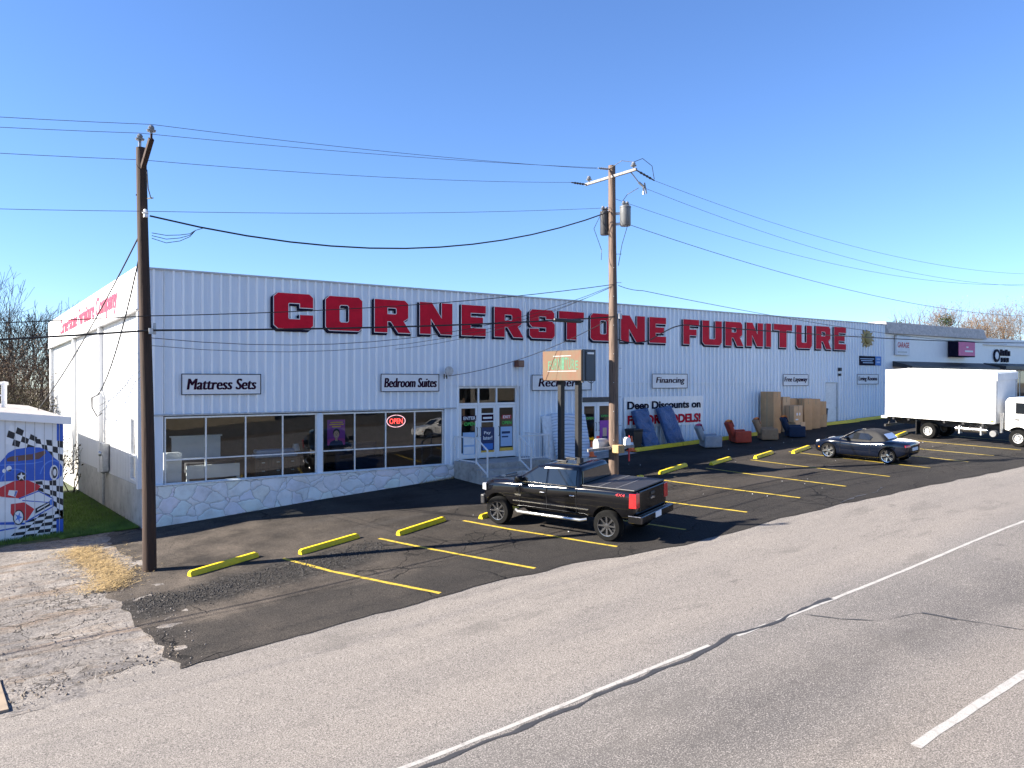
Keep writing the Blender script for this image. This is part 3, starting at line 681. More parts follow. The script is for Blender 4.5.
# ================================================================== SIGNS ON THE STORE
LET=dict(
C=[[(.1,0),(.9,0),(1,.1),(1,.4),(.66,.4),(.66,.27),(.38,.27),(.36,.3),(.36,.7),(.38,.73),(.66,.73),(.66,.61),(1,.61),(1,.9),(.9,1),(.1,1),(0,.9),(0,.1)]],
O=[[(.1,0),(.9,0),(1,.1),(1,.9),(.9,1),(.1,1),(0,.9),(0,.1)],[(.37,.28),(.41,.24),(.59,.24),(.63,.28),(.63,.72),(.59,.76),(.41,.76),(.37,.72)]],
R=[[(0,0),(.36,0),(.36,.34),(.46,.34),(.68,0),(1.04,0),(.83,.36),(.97,.46),(.97,.9),(.87,1),(0,1)],[(.36,.56),(.6,.56),(.63,.59),(.63,.73),(.6,.76),(.36,.76)]],
N=[[(0,0),(.33,0),(.33,.5),(.64,0),(1,0),(1,1),(.67,1),(.67,.5),(.36,1),(0,1)]],
E=[[(0,0),(1,0),(1,.25),(.37,.25),(.37,.39),(.88,.39),(.88,.61),(.37,.61),(.37,.75),(1,.75),(1,1),(0,1)]],
S=[[(.1,0),(.9,0),(1,.1),(1,.5),(.9,.6),(.36,.61),(.36,.77),(.65,.77),(.65,.68),(.98,.68),(.98,.9),(.88,1),(.1,1),(0,.9),(0,.49),(.1,.39),(.65,.38),(.65,.23),(.36,.23),(.36,.33),(0,.33),(0,.1)]],
T=[[(.31,0),(.69,0),(.69,.74),(1,.74),(1,1),(0,1),(0,.74),(.31,.74)]],
F=[[(0,0),(.39,0),(.39,.36),(.84,.36),(.84,.6),(.39,.6),(.39,.75),(1,.75),(1,1),(0,1)]],
U=[[(.12,0),(.88,0),(1,.12),(1,1),(.66,1),(.66,.27),(.62,.24),(.38,.24),(.34,.27),(.34,1),(0,1),(0,.12)]],
I=[[(0,0),(1,0),(1,1),(0,1)]])
big=thing('store_name_sign','giant red block capitals with navy edges spelling the store name along the upper wall','sign',(4.1,-.04,5.0),world=True)
for ch,a,c in [('C',4.24,5.68),('O',6.17,7.62),('R',8.14,9.62),('N',10.1,11.6),('E',12.05,13.24),('R',13.69,15.15),('S',15.55,16.95),('T',17.2,18.67),('O',19.08,20.66),('N',21.0,22.6),('E',22.92,24.08),
  ('F',25.35,26.53),('U',26.8,28.33),('R',28.62,30.06),('N',30.38,31.82),('I',32.1,32.54),('T',32.8,34.5),('U',34.9,36.44),('R',36.86,38.37),('E',38.74,40.0)]:
    zb_=5.04+(.02 if a>30 else 0);zt_=6.3+.14*max(0,(a-26)/13);P=[[(a+x*(c-a),zb_+y*(zt_-zb_)) for x,y in pl] for pl in LET[ch]]
    b=MB()
    for off,dx,dz,y0,ext,m in((.0,0,0,-.083,.004,0),(.026,0,0,-.076,.002,1),(.045,-.075,-.07,-.066,.006,2),(.04,-.035,-.035,-.0525,.0075,2)):
        vs,fs=curve2d(P,off,ext);b.add([(x+dx,y0+(-z),y+dz) for x,y,z in vs],fs,m)
    b.build('letter',[M['red'],M['p_white'],M['navy']],big)
def board(label,words,a,c,z0_,z1_,tx0,tx1,shear=.17,y=-.05):
    t=thing('wall_sign',label,'sign',((a+c)/2,y,z0_),'white department signs on the store wall',world=True)
    b=MB();b.box(a,c,y-.03,y+.01,z0_,z1_);b.build('board',M['p_white'],t,bevel=.004,seg=1)
    b=MB();w=.016
    b.box(a-.01,c+.01,y-.042,y-.031,z1_-w,z1_+.01);b.box(a-.01,c+.01,y-.042,y-.031,z0_-.01,z0_+w);b.box(a-.01,a+w,y-.042,y-.031,z0_+w+.001,z1_-w-.001);b.box(c-w,c+.01,y-.042,y-.031,z0_+w+.001,z1_-w-.001)
    b.build('border',M['navy'],t)
    W=c-a;H=z1_-z0_;b=MB()
    put_text(b,words,(a+W*tx0,y-.036,z0_+H*.24),(W*(tx1-tx0)*.985,0,0),(0,0,H*.54),0,shear,0.,1.02,(0,.0035,.007,.0105,.014,.0175));b.build('lettering',M['maroon'],t)
board('white sign reading Mattress Sets in slanted dark lettering','Mattress Sets',1.15,3.77,2.71,3.4,.06,.94)
board('white sign reading Bedroom Suites in slanted dark lettering','Bedroom Suites',8.4,10.97,2.75,3.43,.05,.96)
board('white sign reading Recliners, partly hidden behind the rusty pole sign','Recliners',15.68,19.11,2.74,3.42,.1,.8)
board('white sign reading Financing above the big discount banner','Financing',23.11,25.64,2.79,3.5,.1,.92)
board('white sign reading Free Layaway above the cardboard boxes','Free Layaway',33.67,36.07,2.87,3.52,.04,.96)
board('white sign reading Living Rooms beside the box truck','Living Rooms',41.25,43.69,2.94,3.56,.06,.94,.1)
t=thing('discount_banner','wide white banner advertising discounts on floor models, behind two wrapped mattresses','banner',(24,-.05,.91),world=True)
b=MB();b.grid([[(s,-.055-abs(jit(s,z,.02,1.2)),z) for s in frange(21.21,26.86,.25)] for z in frange(.91,2.38,.2)][::-1]);b.build('sheet',M['whiteclean'],t,smooth=60)
b=MB();put_text(b,'Deep Discounts on',(21.42,-.085,1.66),(5.22,0,0),(0,0,.5),0,0,.03,1.,(0,.003));b.build('lettering',M['navy'],t)
b=MB();put_text(b,'FLOOR MODELS!',(21.44,-.082,1.03),(5.2,0,0),(0,0,.46),1,0,.045);put_text(b,'FLOOR MODELS!',(21.44,-.086,1.03),(5.2,0,0),(0,0,.46),0,0,.03,1.,(0,.003));b.build('lettering',[M['red'],M['navy']],t)
t=thing('sunburst_ornament','dull gold sunburst ornament on the wall right of the giant letters','ornament',(42.4,-.05,5.85),world=True)
b=MB();pl=[]
for i in range(26):
    a=2*math.pi*i/26;r=(.72 if i%2 else .5)*(1+.12*math.sin(i*2.3));pl.append((42.4+r*math.cos(a)*1.05,5.83+r*math.sin(a)*.82))
vs,fs=curve2d([pl],0,.03);b.add([(x,-.08-z,y) for x,y,z in vs],fs);b.build('rays',M['gold'],t)
b=MB();b.lathe([(.36,0),(.33,-.05),(.2,-.08),(.001,-.09)],20,0,'y',(42.4,-.112,5.83));b.build('boss',simple('dark_gold',(.22,.17,.05),.5,.3),t,smooth=40)
t=thing('payment_sign','small dark panel with a blue end under the gold ornament','sign',(42.7,-.05,4.15),world=True)
b=MB();b.box(41.48,43.35,-.08,-.02,4.13,4.72);b.build('panel',M['navy'],t);b=MB();b.box(43.355,44.04,-.08,-.02,4.13,4.72);b.build('blue_panel',M['signblue'],t)
b=MB()
for z,a,c in((4.52,41.6,43.2),(4.4,41.7,43.0),(4.27,41.9,43.1)): b.box(a,c,-.086,-.081,z,z+.05)
for z in(4.5,4.3): b.box(43.5,43.9,-.086,-.081,z,z+.09)
b.build('print_lines',M['p_sky'],t)
t=thing('wall_speaker','small dark speaker pair mounted above the service door','speaker',(39.3,-.05,3.7),world=True)
b=MB();b.box(39.2,39.38,-.2,-.04,3.75,3.95);b.build('case',M['dark'],t,bevel=.01);b=MB();b.box(39.22,39.36,-.18,-.04,3.45,3.6);b.build('case',M['dark'],t,bevel=.01)
t=thing('floodlight','grey floodlight on a bracket left of the entrance','light',(11.35,-.05,3.4),world=True)
b=MB();b.lathe([(.02,0),(.1,-.03),(.19,-.14),(.19,-.19),(.001,-.2)],16,0,'y',(11.3,-.16,3.56));b.build('lamp_head',M['galv'],t,smooth=40)
b=MB();b.tube([(11.3,-.04,3.35),(11.3,-.12,3.36),(11.3,-.2,3.46)],.02,6);b.box(11.22,11.38,-.055,-.035,3.25,3.45);b.build('bracket',M['dark'],t)
t=thing('alarm_box','small brown box light on the wall above the entrance','wall box',(14.92,-.05,3.8),world=True)
b=MB();b.box(14.74,15.1,-.3,-.04,3.76,4.05);b.build('case',simple('brown_box',(.16,.06,.035),.6),t,bevel=.02);b=MB();b.box(14.78,15.06,-.318,-.301,3.79,4.02);b.build('lens',simple('brown_lens',(.2,.09,.05),.4),t)
# window dressing
t=thing('portrait_poster','purple and pink poster of a smiling person in the right-hand window','poster',(6.65,.08,.77),world=True)
b=MB();b.box(6.29,7.0,.082,.086,.77,1.72,0);Y=.081
b.poly([(6.29,Y,.77),(7.0,Y,.77),(7.0,Y,.98),(6.9,Y,1.02),(6.4,Y,1.02),(6.29,Y,.98)],1)
b.poly([(6.36,Y-.0005,.77),(6.93,Y-.0005,.77),(6.88,Y-.0005,.9),(6.72,Y-.0005,.97),(6.58,Y-.0005,.97),(6.42,Y-.0005,.9)],2)
def disc(cx,cz,rx,rz,y,m,n=20): b.poly([(cx+rx*math.cos(2*math.pi*i/n),y,cz+rz*math.sin(2*math.pi*i/n)) for i in range(n)],m)
disc(6.65,1.23,.135,.17,Y-.0008,3);disc(6.65,1.17,.11,.145,Y-.0012,4);b.poly([(6.6,Y-.001,.93),(6.7,Y-.001,.93),(6.69,Y-.001,1.06),(6.61,Y-.001,1.06)],4)
for dx in(-.045,.045): disc(6.65+dx,1.2,.014,.009,Y-.0016,3,8)
b.poly([(6.6,Y-.0016,1.105),(6.65,Y-.0016,1.085),(6.7,Y-.0016,1.105),(6.65,Y-.0016,1.1)],6);b.poly([(6.645,Y-.0016,1.19),(6.665,Y-.0016,1.14),(6.64,Y-.0016,1.14)],3)
for z,a,c in((1.6,6.42,6.9),(1.52,6.38,6.94),(1.44,6.48,6.82)): b.box(a,c,Y-.001,Y-.0004,z,z+.045,5)
b.build('print',[M['p_purple'],M['p_pink'],M['p_navy'],M['p_hair'],M['p_skin'],M['p_yellow'],M['p_white']],t)
t=thing('neon_open_sign','red neon OPEN sign in a pale oval ring inside the window','neon sign',(9.15,.12,1.35),world=True)
b=MB();b.tube([(9.155+.4*math.cos(a),.13,1.59+.235*math.sin(a)) for a in frange(0,2*math.pi,.2)],.013,6,0,False);b.build('oval_tube',M['neon_oval'],t)
b=MB();put_text(b,'OPEN',(8.87,.125,1.49),(.57,0,0),(0,0,.2),0,0,-.0);b.build('letter_tubes',M['neon'],t)
b=MB();b.box(8.78,9.53,.15,.17,1.4,1.78);b.build('backing',M['black'],t,bevel=.08)
fl=-.36
t=thing('bed','white bed frame with dark bedding behind the left-hand window','bed',(2.3,1.8,fl),world=True)
b=MB();b.box(1.42,3.13,2.55,2.65,.0,1.12);b.box(1.36,3.19,2.53,2.67,1.121,1.18);b.build('headboard',M['white_wood'],t,bevel=.01)
b=MB();b.box(1.5,3.3,.75,.83,-.2,.26);b.box(1.5,1.6,.74,.84,fl,-.201);b.box(3.2,3.3,.74,.84,fl,-.201);b.build('footboard',M['white_wood'],t,bevel=.01)
b=MB();b.box(1.55,3.2,.85,2.54,-.05,.33);b.build('mattress',simple('dark_bedding',(.06,.055,.06),.9),t,bevel=.05)
t=thing('nightstand','small white cabinet in the corner of the left-hand window','cabinet',(1,.5,fl),world=True)
b=MB();b.box(.74,1.24,.3,.75,fl,.76);b.build('cabinet',M['white_wood'],t,bevel=.01);b=MB();
for z in(-.2,.15,.5): b.box(.78,1.2,.28,.299,z,z+.28)
b.build('drawer',M['white_wood'],t,bevel=.005)
t=thing('dresser','brown dresser with drawers in the left-hand window','dresser',(4.8,1.4,fl),world=True)
b=MB();b.box(3.98,5.67,1.2,1.75,fl,.32);b.build('cabinet',M['brown_wood'],t,bevel=.01)
for i in range(3):
    for z in(-.28,.03):
        b=MB();s=4.02+i*.55;b.box(s,s+.51,1.175,1.199,z,z+.26);d=b.build('drawer',M['brown_wood'],t,bevel=.006);b=MB();b.box(s+.2,s+.31,1.15,1.174,z+.12,z+.15);b.build('handle',M['silver'],d)
t=thing('folded_bedding','stack of pale folded bedding on the brown dresser','bedding',(4.8,1.4,.33),world=True)
b=MB();b.box(4.0,5.6,1.22,1.7,.33,.48);b.box(4.05,5.5,1.25,1.68,.485,.63);b.build('stack',M['p_sky'],t,bevel=.05,smooth=50)
t=thing('sofa','dark sofa in the right-hand window of the showroom','sofa',(8.2,2.2,fl),world=True)
b=MB();b.box(7.4,9.4,1.6,2.5,fl,.1);b.build('seat',M['fab_navy'],t,bevel=.06);b=MB();b.box(7.4,9.4,2.3,2.6,.1,.65);b.build('backrest',M['fab_navy'],t,bevel=.08)
for s in(7.25,9.3):
    b=MB();b.box(s,s+.25,1.6,2.55,fl,.35);b.build('armrest',M['fab_navy'],t,bevel=.07)
t=thing('table_lamp','small lamp with white shade beside the window post','lamp',(5.6,.6,.3),world=True)
b=MB();b.lathe([(.1,.33),(.03,.36),(.02,.5),(.02,.55)],10,0,'z',(5.62,1.5,0));b.build('base',M['dark'],t,smooth=40);b=MB();b.lathe([(.17,.52),(.1,.78)],14,0,'z',(5.62,1.5,0));b.build('lamp_shade',M['fab_white'],t,smooth=40)
# service mast and meters on the sunlit side wall
t=thing('electric_meter','grey electric meter cabinet with a conduit mast on the white side wall','meter',(-.05,6.8,-.9),world=True)
b=MB();b.box(-.28,-.05,6.25,6.85,-.35,.75);b.box(-.24,-.05,6.86,7.2,-.45,.15);b.build('cabinet',M['galv'],t,bevel=.015)
b=MB();b.lathe([(.1,-.28),(.1,-.34),(.07,-.38),(.001,-.385)],14,0,'x',(0,6.55,.35));b.build('dial',M['silver'],t,smooth=40)
b=MB();b.tube([(-.15,6.6,.7),(-.15,6.6,2.55),(-.2,6.65,2.72),(-.32,6.75,2.72),(-.36,6.8,2.62)],.05,8);b.build('mast',M['galv'],t,smooth=50)
b=MB();b.tube([(-.12,7.05,-.45),(-.12,7.05,-1.7)],.05,8);b.build('conduit',M['galv'],t,smooth=50)
b=MB()
for k in range(3): b.tube([(-.36,6.8+.02*k,2.62),(-.5,7.15+.1*k,2.5),(-.45,7.5+.05*k,2.1),(-.3,7.35,1.75),(-.2,6.9,1.9)],.022,5)
b.build('cable_loop',M['black'],t,smooth=60)
t=thing('downspout','white downspout running down the side wall near the corner','downspout',(-.1,15.2,-2),world=True)
b=MB();b.box(-.25,-.15,15.3,15.42,-1.2,5.0);b.box(-.36,-.15,15.3,15.42,-1.3,-1.21);b.build('pipe',M['whiteclean'],t,bevel=.01)
# ================================================================== POLE SIGN
t=thing('pole_sign','rusty tan box sign with worn green letters on two dark steel posts','sign',(14.65,-3.8,g(14.65,-3.8)),world=True)
for n in(-3.35,-4.4):
    b=MB();b.box(14.55,14.75,n-.1,n+.1,g(14.65,n)-.2,3.16);b.box(14.4,14.9,n-.25,n+.25,g(14.65,n)+.005,g(14.65,n)+.04);b.build('post',M['black'],t,bevel=.01)
b=MB();b.box(14.31,15.0,-5.0,-2.6,3.16,4.36);cab=b.build('cabinet',M['dark'],t,bevel=.012)
b=MB();b.box(14.285,14.309,-4.97,-2.63,3.19,4.33);face=b.build('face',M['rust_face'],t)
b=MB();n=7
for i,ch in enumerate('FURNITURE'):
    u=i/8.;h=.34+.14*math.sin(math.pi*u);nn_=-2.98-1.66*u;put_text(b,ch,(14.281,nn_,3.6),(0,-.17,0),(0,0,h),0,0,.012)
b.build('lettering',M['green_letter'],face)
b=MB();
for k,(a,c,z) in enumerate(((-2.95,-4.7,3.53),(-3.3,-4.4,4.12))): b.box(14.279,14.284,c,a,z,z+.025)
b.build('painted_line',M['galv'],face)
b=MB();b.box(14.36,14.43,-5.03,-5.001,3.18,4.34);b.box(14.5,14.93,-5.02,-5.001,3.2,4.32);b.build('end_panel',simple('blue_black_panel',(.02,.035,.06),.35),t)
b=MB();b.box(14.55,14.86,-5.06,-5.021,4.18,4.25);b.build('light_tube',M['whiteclean'],t)
b=MB();b.tube([(14.6,-5.0,3.14),(14.75,-5.05,3.08),(14.9,-5.0,3.14)],.015,5);b.box(14.31,14.36,-5.05,-4.95,3.1,3.16);b.build('cable',M['dark'],t)
# ================================================================== UTILITY POLES
def pole(name,label,s,n,zb_,zt_,r0,r1,mt,lean):
    t=thing(name,label,'utility pole',(s,n,zb_),world=True)
    b=MB();pts=[];rs=[]
    for i in range(13):
        u=i/12;pts.append((s+lean[0]*u+.02*math.sin(u*5),n+lean[1]*u,zb_-.3+(zt_-zb_+.3)*u));rs.append(r0+(r1-r0)*u)
    b.tube(pts,rs,14);b.build('shaft',mt,t,smooth=40);return t
def insulator(b,p,up=(0,0,1),s=1.,m=0):
    p=Vector(p)
    b.lathe([(.03*s,0),(.035*s,.05*s),(.1*s,.06*s),(.12*s,.1*s),(.06*s,.12*s),(.08*s,.16*s),(.05*s,.22*s),(.001,.23*s)],12,m,'z',p)
M['porcelain']=simple('grey_porcelain',(.17,.18,.2),.25)
gl=g(-.83,-5.2)
pL=pole('utility_pole','dark brown wooden utility pole standing beside the store corner on the left',-.83,-5.2,gl,9.3,.175,.125,M['pole_dark'],(-.17,.1))
b=MB();b.bar((-1.02,-4.94,8.6),(-1.02,-4.94,9.5),.07,.03);b.build('ridge_pin',M['galv'],pL)
b=MB();insulator(b,(-1.02,-4.94,9.48));b.build('insulator',M['porcelain'],pL,smooth=35)
b=MB();b.bar((-1.0,-5.2,8.75),(-.9,-5.75,9.4),.12,.1);b.bar((-.9,-5.75,9.38),(-.9,-5.75,9.55),.05,.05);b.build('bracket_arm',M['pole_dark'],pL)
b=MB();insulator(b,(-.9,-5.75,9.52));b.build('insulator',M['porcelain'],pL,smooth=35)
b=MB();b.tube([(-.92,-5.3,8.7),(-.9,-5.36,8.2),(-.85,-5.42,7.95)],.015,5);b.bar((-.9,-5.3,7.95),(-.8,-5.45,7.95),.03,.03);b.bar((-1.15,-5.1,8.05),(-1.0,-5.1,8.05),.03,.03);b.build('hardware',M['dark'],pL)
b=MB();insulator(b,(-.96,-5.33,7.5),s=.7);b.box(-1.0,-.9,-5.4,-5.27,7.45,7.52);b.build('spool_insulator',M['p_white'],pL)
b=MB();b.box(-.9,-.8,-5.47,-5.43,4.4,4.55);b.bar((-.72,-5.25,4.4),(-.72,-5.25,4.7),.06,.06);b.build('cable_clamp',M['galv'],pL)
gr=g(15.72,-5.2)
pR=pole('utility_pole','weathered brown utility pole with crossarm and transformers behind the pickup',15.75,-5.2,gr,11.45,.2,.135,M['pole_light'],(-.08,0))
b=MB();b.bar((15.58,-3.75,11.0),(15.58,-6.6,11.0),.09,.1);b.build('crossarm',M['arm'],pR,bevel=.01)
for n,z in((-3.95,11.08),(-6.45,11.08)):
    b=MB();insulator(b,(15.58,n,z));b.bar((15.58,n,z-.1),(15.58,n,z+.05),.04,.04);b.build('insulator',M['porcelain'],pR,smooth=35)
def strain(p0,p1,m=M['porcelain'],nm='strain_insulator'):
    p0=Vector(p0);p1=Vector(p1);b=MB();d=p1-p0;pts=[];rs=[]
    for i in range(13): pts.append(p0+d*(i/12));rs.append(.05 if i%2 and 1<i<11 else .025)
    b.tube(pts,rs,8);b.build(nm,m,pR,smooth=30)
strain((15.55,-5.2,11.3),(14.95,-5.2,11.25));strain((15.55,-3.85,10.98),(14.75,-3.85,10.95),M['dark']);strain((15.65,-6.55,10.98),(16.6,-6.52,10.75),M['dark'])
b=MB();b.tube([(15.9,-6.4,10.6),(16.05,-6.5,10.45),(16.05,-6.5,10.15)],.05,6);b.tube([(16.1,-6.5,10.6),(16.2,-6.5,10.2)],.03,6);b.bar((15.6,-6.3,10.95),(15.9,-6.4,10.6),.03,.03);b.build('fuse_cutout',M['porcelain'],pR,smooth=40)
def can(s,n,z,h,r,m):
    b=MB();b.lathe([(r*.9,0),(r,.04),(r,h-.06),(r*1.05,h-.05),(r*1.05,h),(r*.5,h+.06),(.001,h+.08)],18,0,'z',(s,n,z));c=b.build('transformer',m,pR,smooth=35)
    b=MB();
    for dx in(-.08,.1): insulator(b,(s+dx,n,z+h+.03),s=.8)
    b.build('bushing',M['porcelain'],c,smooth=35)
can(15.98,-5.6,9.1,.75,.21,M['can']);can(15.5,-4.95,8.8,.9,.17,M['dark'])
b=MB();b.bar((15.7,-5.2,9.6),(16.0,-5.6,9.6),.06,.1);b.bar((15.7,-5.2,9.2),(16.0,-5.6,9.2),.06,.1);b.bar((15.7,-5.2,9.4),(15.45,-4.85,9.4),.06,.1);b.build('mount',M['galv'],pR)
b=MB()
for pts in([(15.9,-6.4,10.4),(15.7,-6.0,10.2),(15.85,-5.6,10.05)],[(15.58,-6.45,11.3),(15.9,-6.6,11.45),(16.4,-6.6,11.25),(16.6,-6.52,10.8)],[(15.58,-6.45,11.3),(15.6,-5.8,11.5),(15.5,-5.2,11.3)],[(15.2,-5.2,9.7),(15.0,-4.9,9.0),(15.3,-5.0,8.2),(15.2,-5.1,7.8)],[(16.0,-5.7,9.1),(15.9,-5.5,8.4),(15.85,-5.35,7.6)],[(15.2,-5.15,9.55),(15.35,-5.05,9.2),(15.5,-5.25,8.7)]): b.tube(pts,.012,5)
b.build('jumper_wire',M['black'],pR)
b=MB()
for i in range(14): b.bar((15.72,-5.2,.9+.55*i),(15.95 if i%2 else 15.55,-5.42,.9+.55*i),.02,.02)
b.build('step_bolt',M['galv'],pR)
b=MB();b.box(15.8,15.95,-5.45,-5.36,5.55,5.75);b.bar((15.85,-5.32,2.2),(15.85,-5.38,5.5),.03,.03);b.build('cable_box',M['galv'],pR)
# ================================================================== OVERHEAD WIRES
M['wire']=simple('black_cable',(.012,.012,.013),.6,0)
M['wire_grey']=simple('grey_wire',(.1,.105,.12),.5,.2)
def wire(label,spans,r,m='wire'):
    b=MB()
    for p0,p1,sag in spans:
        p0=Vector(p0);p1=Vector(p1);k=max(10,int((p1-p0).length/1.2))
        b.tube([p0.lerp(p1,i/k)-Vector((0,0,4*sag*(i/k)*(1-i/k))) for i in range(k+1)],r,5)
    return tag(b.build('overhead_wire',M[m],smooth=60),label,'wire','overhead wires strung along the road')
FL=-46
wire('thin power wire resting on the rear ridge insulator of the dark pole',[((FL,-5,9.7),(-1.02,-4.94,9.73),1.65),((-1.02,-4.94,9.73),(14.95,-5.15,11.27),.1)],.0075,'wire_grey')
wire('thin power wire resting on the bracket-arm insulator of the dark pole',[((FL,-5.7,9.75),(-.9,-5.75,9.77),1.65),((-.9,-5.75,9.77),(14.95,-5.2,11.22),.12)],.0075,'wire_grey')
wire('thin power wire below the pole top running to the rear crossarm end',[((FL,-5,9.0),(-1,-5.05,9.0),1.35),((-1,-5.05,9.0),(14.75,-3.85,10.95),.15)],.0075,'wire_grey')
wire('straight lone grey wire halfway up the dark pole',[((FL,-5.3,7.6),(-.95,-5.35,7.6),1.3),((-.95,-5.35,7.6),(15.6,-5.25,9.82),.12)],.0075,'wire_grey')
wire('thick black sagging cable between the two poles, above the store roof',[((-.85,-5.3,7.5),(15.5,-5.25,9.66),1.12)],.024)
wire('thick black cable crossing in front of the giant letters',[((FL,-5.2,4.5),(-.8,-5.4,4.5),1.25),((-.8,-5.4,4.5),(15.6,-5.4,5.62),.12)],.026)
wire('thin cable climbing over the giant letters to the right-hand pole',[((FL,-5.2,4.87),(-.9,-5.4,4.87),1.2),((-.9,-5.4,4.87),(15.6,-5.4,6.86),.22)],.013)
wire('lower thin drooping line between the poles under the giant letters',[((-.85,-5.4,4.3),(15.6,-5.4,6.84),.95)],.009)
wire('second thin drooping line just below the first under the letters',[((-.85,-5.4,4.1),(15.6,-5.4,6.8),1.0)],.007)
wire('service line dropping from the right-hand pole to the floodlight by the entrance',[((15.6,-5.3,5.6),(11.4,-.1,3.36),.35)],.012)
wire('thin service wire from the right-hand pole to the wall above the entrance',[((15.6,-5.3,6.8),(9.0,-.1,4.4),.4)],.007)
wire('top thin power wire leaving the crossarm to the right',[((16.6,-6.52,10.75),(70,-6.6,12.4),2.1)],.0075,'wire_grey')
wire('middle thin power wire leaving the crossarm to the right',[((16.1,-6.5,10.4),(70,-6.2,11.6),2.2)],.0075,'wire_grey')
wire('thin wire leaving the weathered pole to the right below its crossarm',[((15.8,-5.2,10.2),(70,-5.2,12.0),2.2)],.008,'wire_grey')
wire('wire sloping from the transformer down to the right horizon',[((16.1,-5.7,9.15),(70,-4,8.6),1.5)],.012,'wire_grey')
wire('telephone wire sloping from the weathered pole across the letter tops to the shops',[((15.9,-5.3,6.85),(17.3,-5.2,6.75),.05),((17.3,-5.2,6.75),(60,-1.0,5.9),.4)],.012)
wire('black cable looping up from the weathered pole and running on to the right',[((15.8,-5.4,4.75),(17.6,-5.35,4.8),.12),((17.6,-5.35,4.8),(18.9,-5.3,5.33),-.02),((18.9,-5.3,5.33),(19.9,-5.3,5.48),-.04),((19.9,-5.3,5.48),(70,-5.2,6.2),.35)],.024)
wire('twisted service cable dropping from the dark pole to the meter mast',[((-.95,-5.0,6.95),(-.36,6.75,2.6),.6)],.022)
wire('twisted service cable dropping from the dark pole behind the painted shed',[((-1.05,-5.0,7.0),(-2.2,9.5,1.9),.3)],.02)
wire('thin telephone line from the dark pole to the side wall',[((-.9,-5.0,3.6),(-.25,7.0,2.2),.1)],.008)
wire('second thin telephone line from the dark pole to the side wall',[((-.9,-5.0,3.4),(-.2,13,1.2),.15)],.008)
b=MB()
for k in range(3): b.tube([(-.8,-5.3,7.06-.07*k),(-.45,-5.32,7.03-.1*k),(-.1,-5.3,7.08-.08*k),(.15,-5.3,7.14-.04*k),(.3,-5.3,7.25),(.5,-5.3,7.33)],.009,5)
tag(b.build('overhead_wire',M['wire'],smooth=60),'short drooping cable loops on the right side of the dark pole','wire','overhead wires strung along the road')
# neighbour signs
t=thing('shop_sign','white framed sign with red capitals on the shingled shop','sign',(46.5,-.1,4.9),world=True)
b=MB();b.box(45.8,47.5,-.16,-.02,4.85,6.1);b.build('panel',M['p_white'],t,bevel=.02);b=MB();put_text(b,'GARAGE',(45.92,-.165,5.35),(1.45,0,0),(0,0,.36),0,0,.03);b.build('lettering',M['sign_red_small'],t)
b=MB();b.box(45.78,47.52,-.18,-.0,6.101,6.16);b.box(45.95,47.1,-.168,-.161,5.0,5.1);b.build('frame',M['galv'],t)
t=thing('shop_sign','pink box sign with a dark side on the shingled shop','sign',(54.3,-.3,4.9),world=True)
b=MB();b.box(53.0,55.6,-.7,-.02,4.85,6.0);b.build('cabinet',M['navy'],t,bevel=.02);b=MB();b.box(53.08,55.52,-.725,-.701,4.93,5.92);b.build('face',M['pinksign'],t);b=MB();b.box(54.0,55.2,-.735,-.726,5.2,5.32);b.box(54.2,54.5,-.735,-.726,5.5,5.6);b.build('print',M['p_white'],t)
t=thing('shop_logo','round black and white emblem with black lettering on the low shop','sign',(62,.2,4.8),world=True)
b=MB();b.lathe([(.5,.28),(.5,.2),(.001,.19)],24,0,'y',(61.3,0,5.1));b.build('emblem',M['navy'],t,smooth=35);b=MB();b.lathe([(.3,.188),(.3,.17),(.001,.165)],24,0,'y',(61.2,0,5.1));b.build('emblem_face',M['p_white'],t,smooth=35)
b=MB()
for i,(a,z,h) in enumerate(((62.0,5.1,.5),(62.45,5.1,.42),(62.9,5.1,.5),(63.35,5.1,.4),(62.1,4.6,.36),(62.6,4.6,.36),(63.1,4.6,.36))): b.box(a,a+.3,.22,.285,z,z+h)
b.build('letter_blocks',M['navy'],t)
t=tag(MB().box(12.6,13.9,-5.5,-5.36,5.3,5.43).build('splice_case',M['black'],bevel=.05,smooth=40),'black cable splice case hanging on the thick cable over the letters','splice case')
# ================================================================== THINGS IN THE LOT
STOPS=[((-.14,-6.45),(1.8,-5.81),'yellow concrete wheel stop nearest the dark utility pole'),((2.77,-6.48),(4.72,-6.01),'yellow concrete wheel stop second from the dark utility pole'),((5.7,-6.67),(7.64,-6.06),'yellow concrete wheel stop just left of the pickup'),
 ((8.62,-6.68),(10.4,-6.2),'yellow wheel stop touching the front tyre of the pickup'),((14.9,-6.2),(16.75,-5.75),'yellow wheel stop peeking out behind the truck bed'),((17.72,-5.75),(19.77,-5.25),'yellow wheel stop right of the pickup tailgate'),
 ((20.68,-5.8),(22.42,-5.38),'yellow wheel stop in front of the grey recliner'),((23.39,-5.95),(25.27,-5.44),'yellow wheel stop in front of the red recliner'),((25.93,-6.08),(28.0,-5.5),'yellow wheel stop at the nose of the dark convertible'),((34.6,-6.15),(36.7,-5.6),'yellow wheel stop between the convertible and the box truck')]
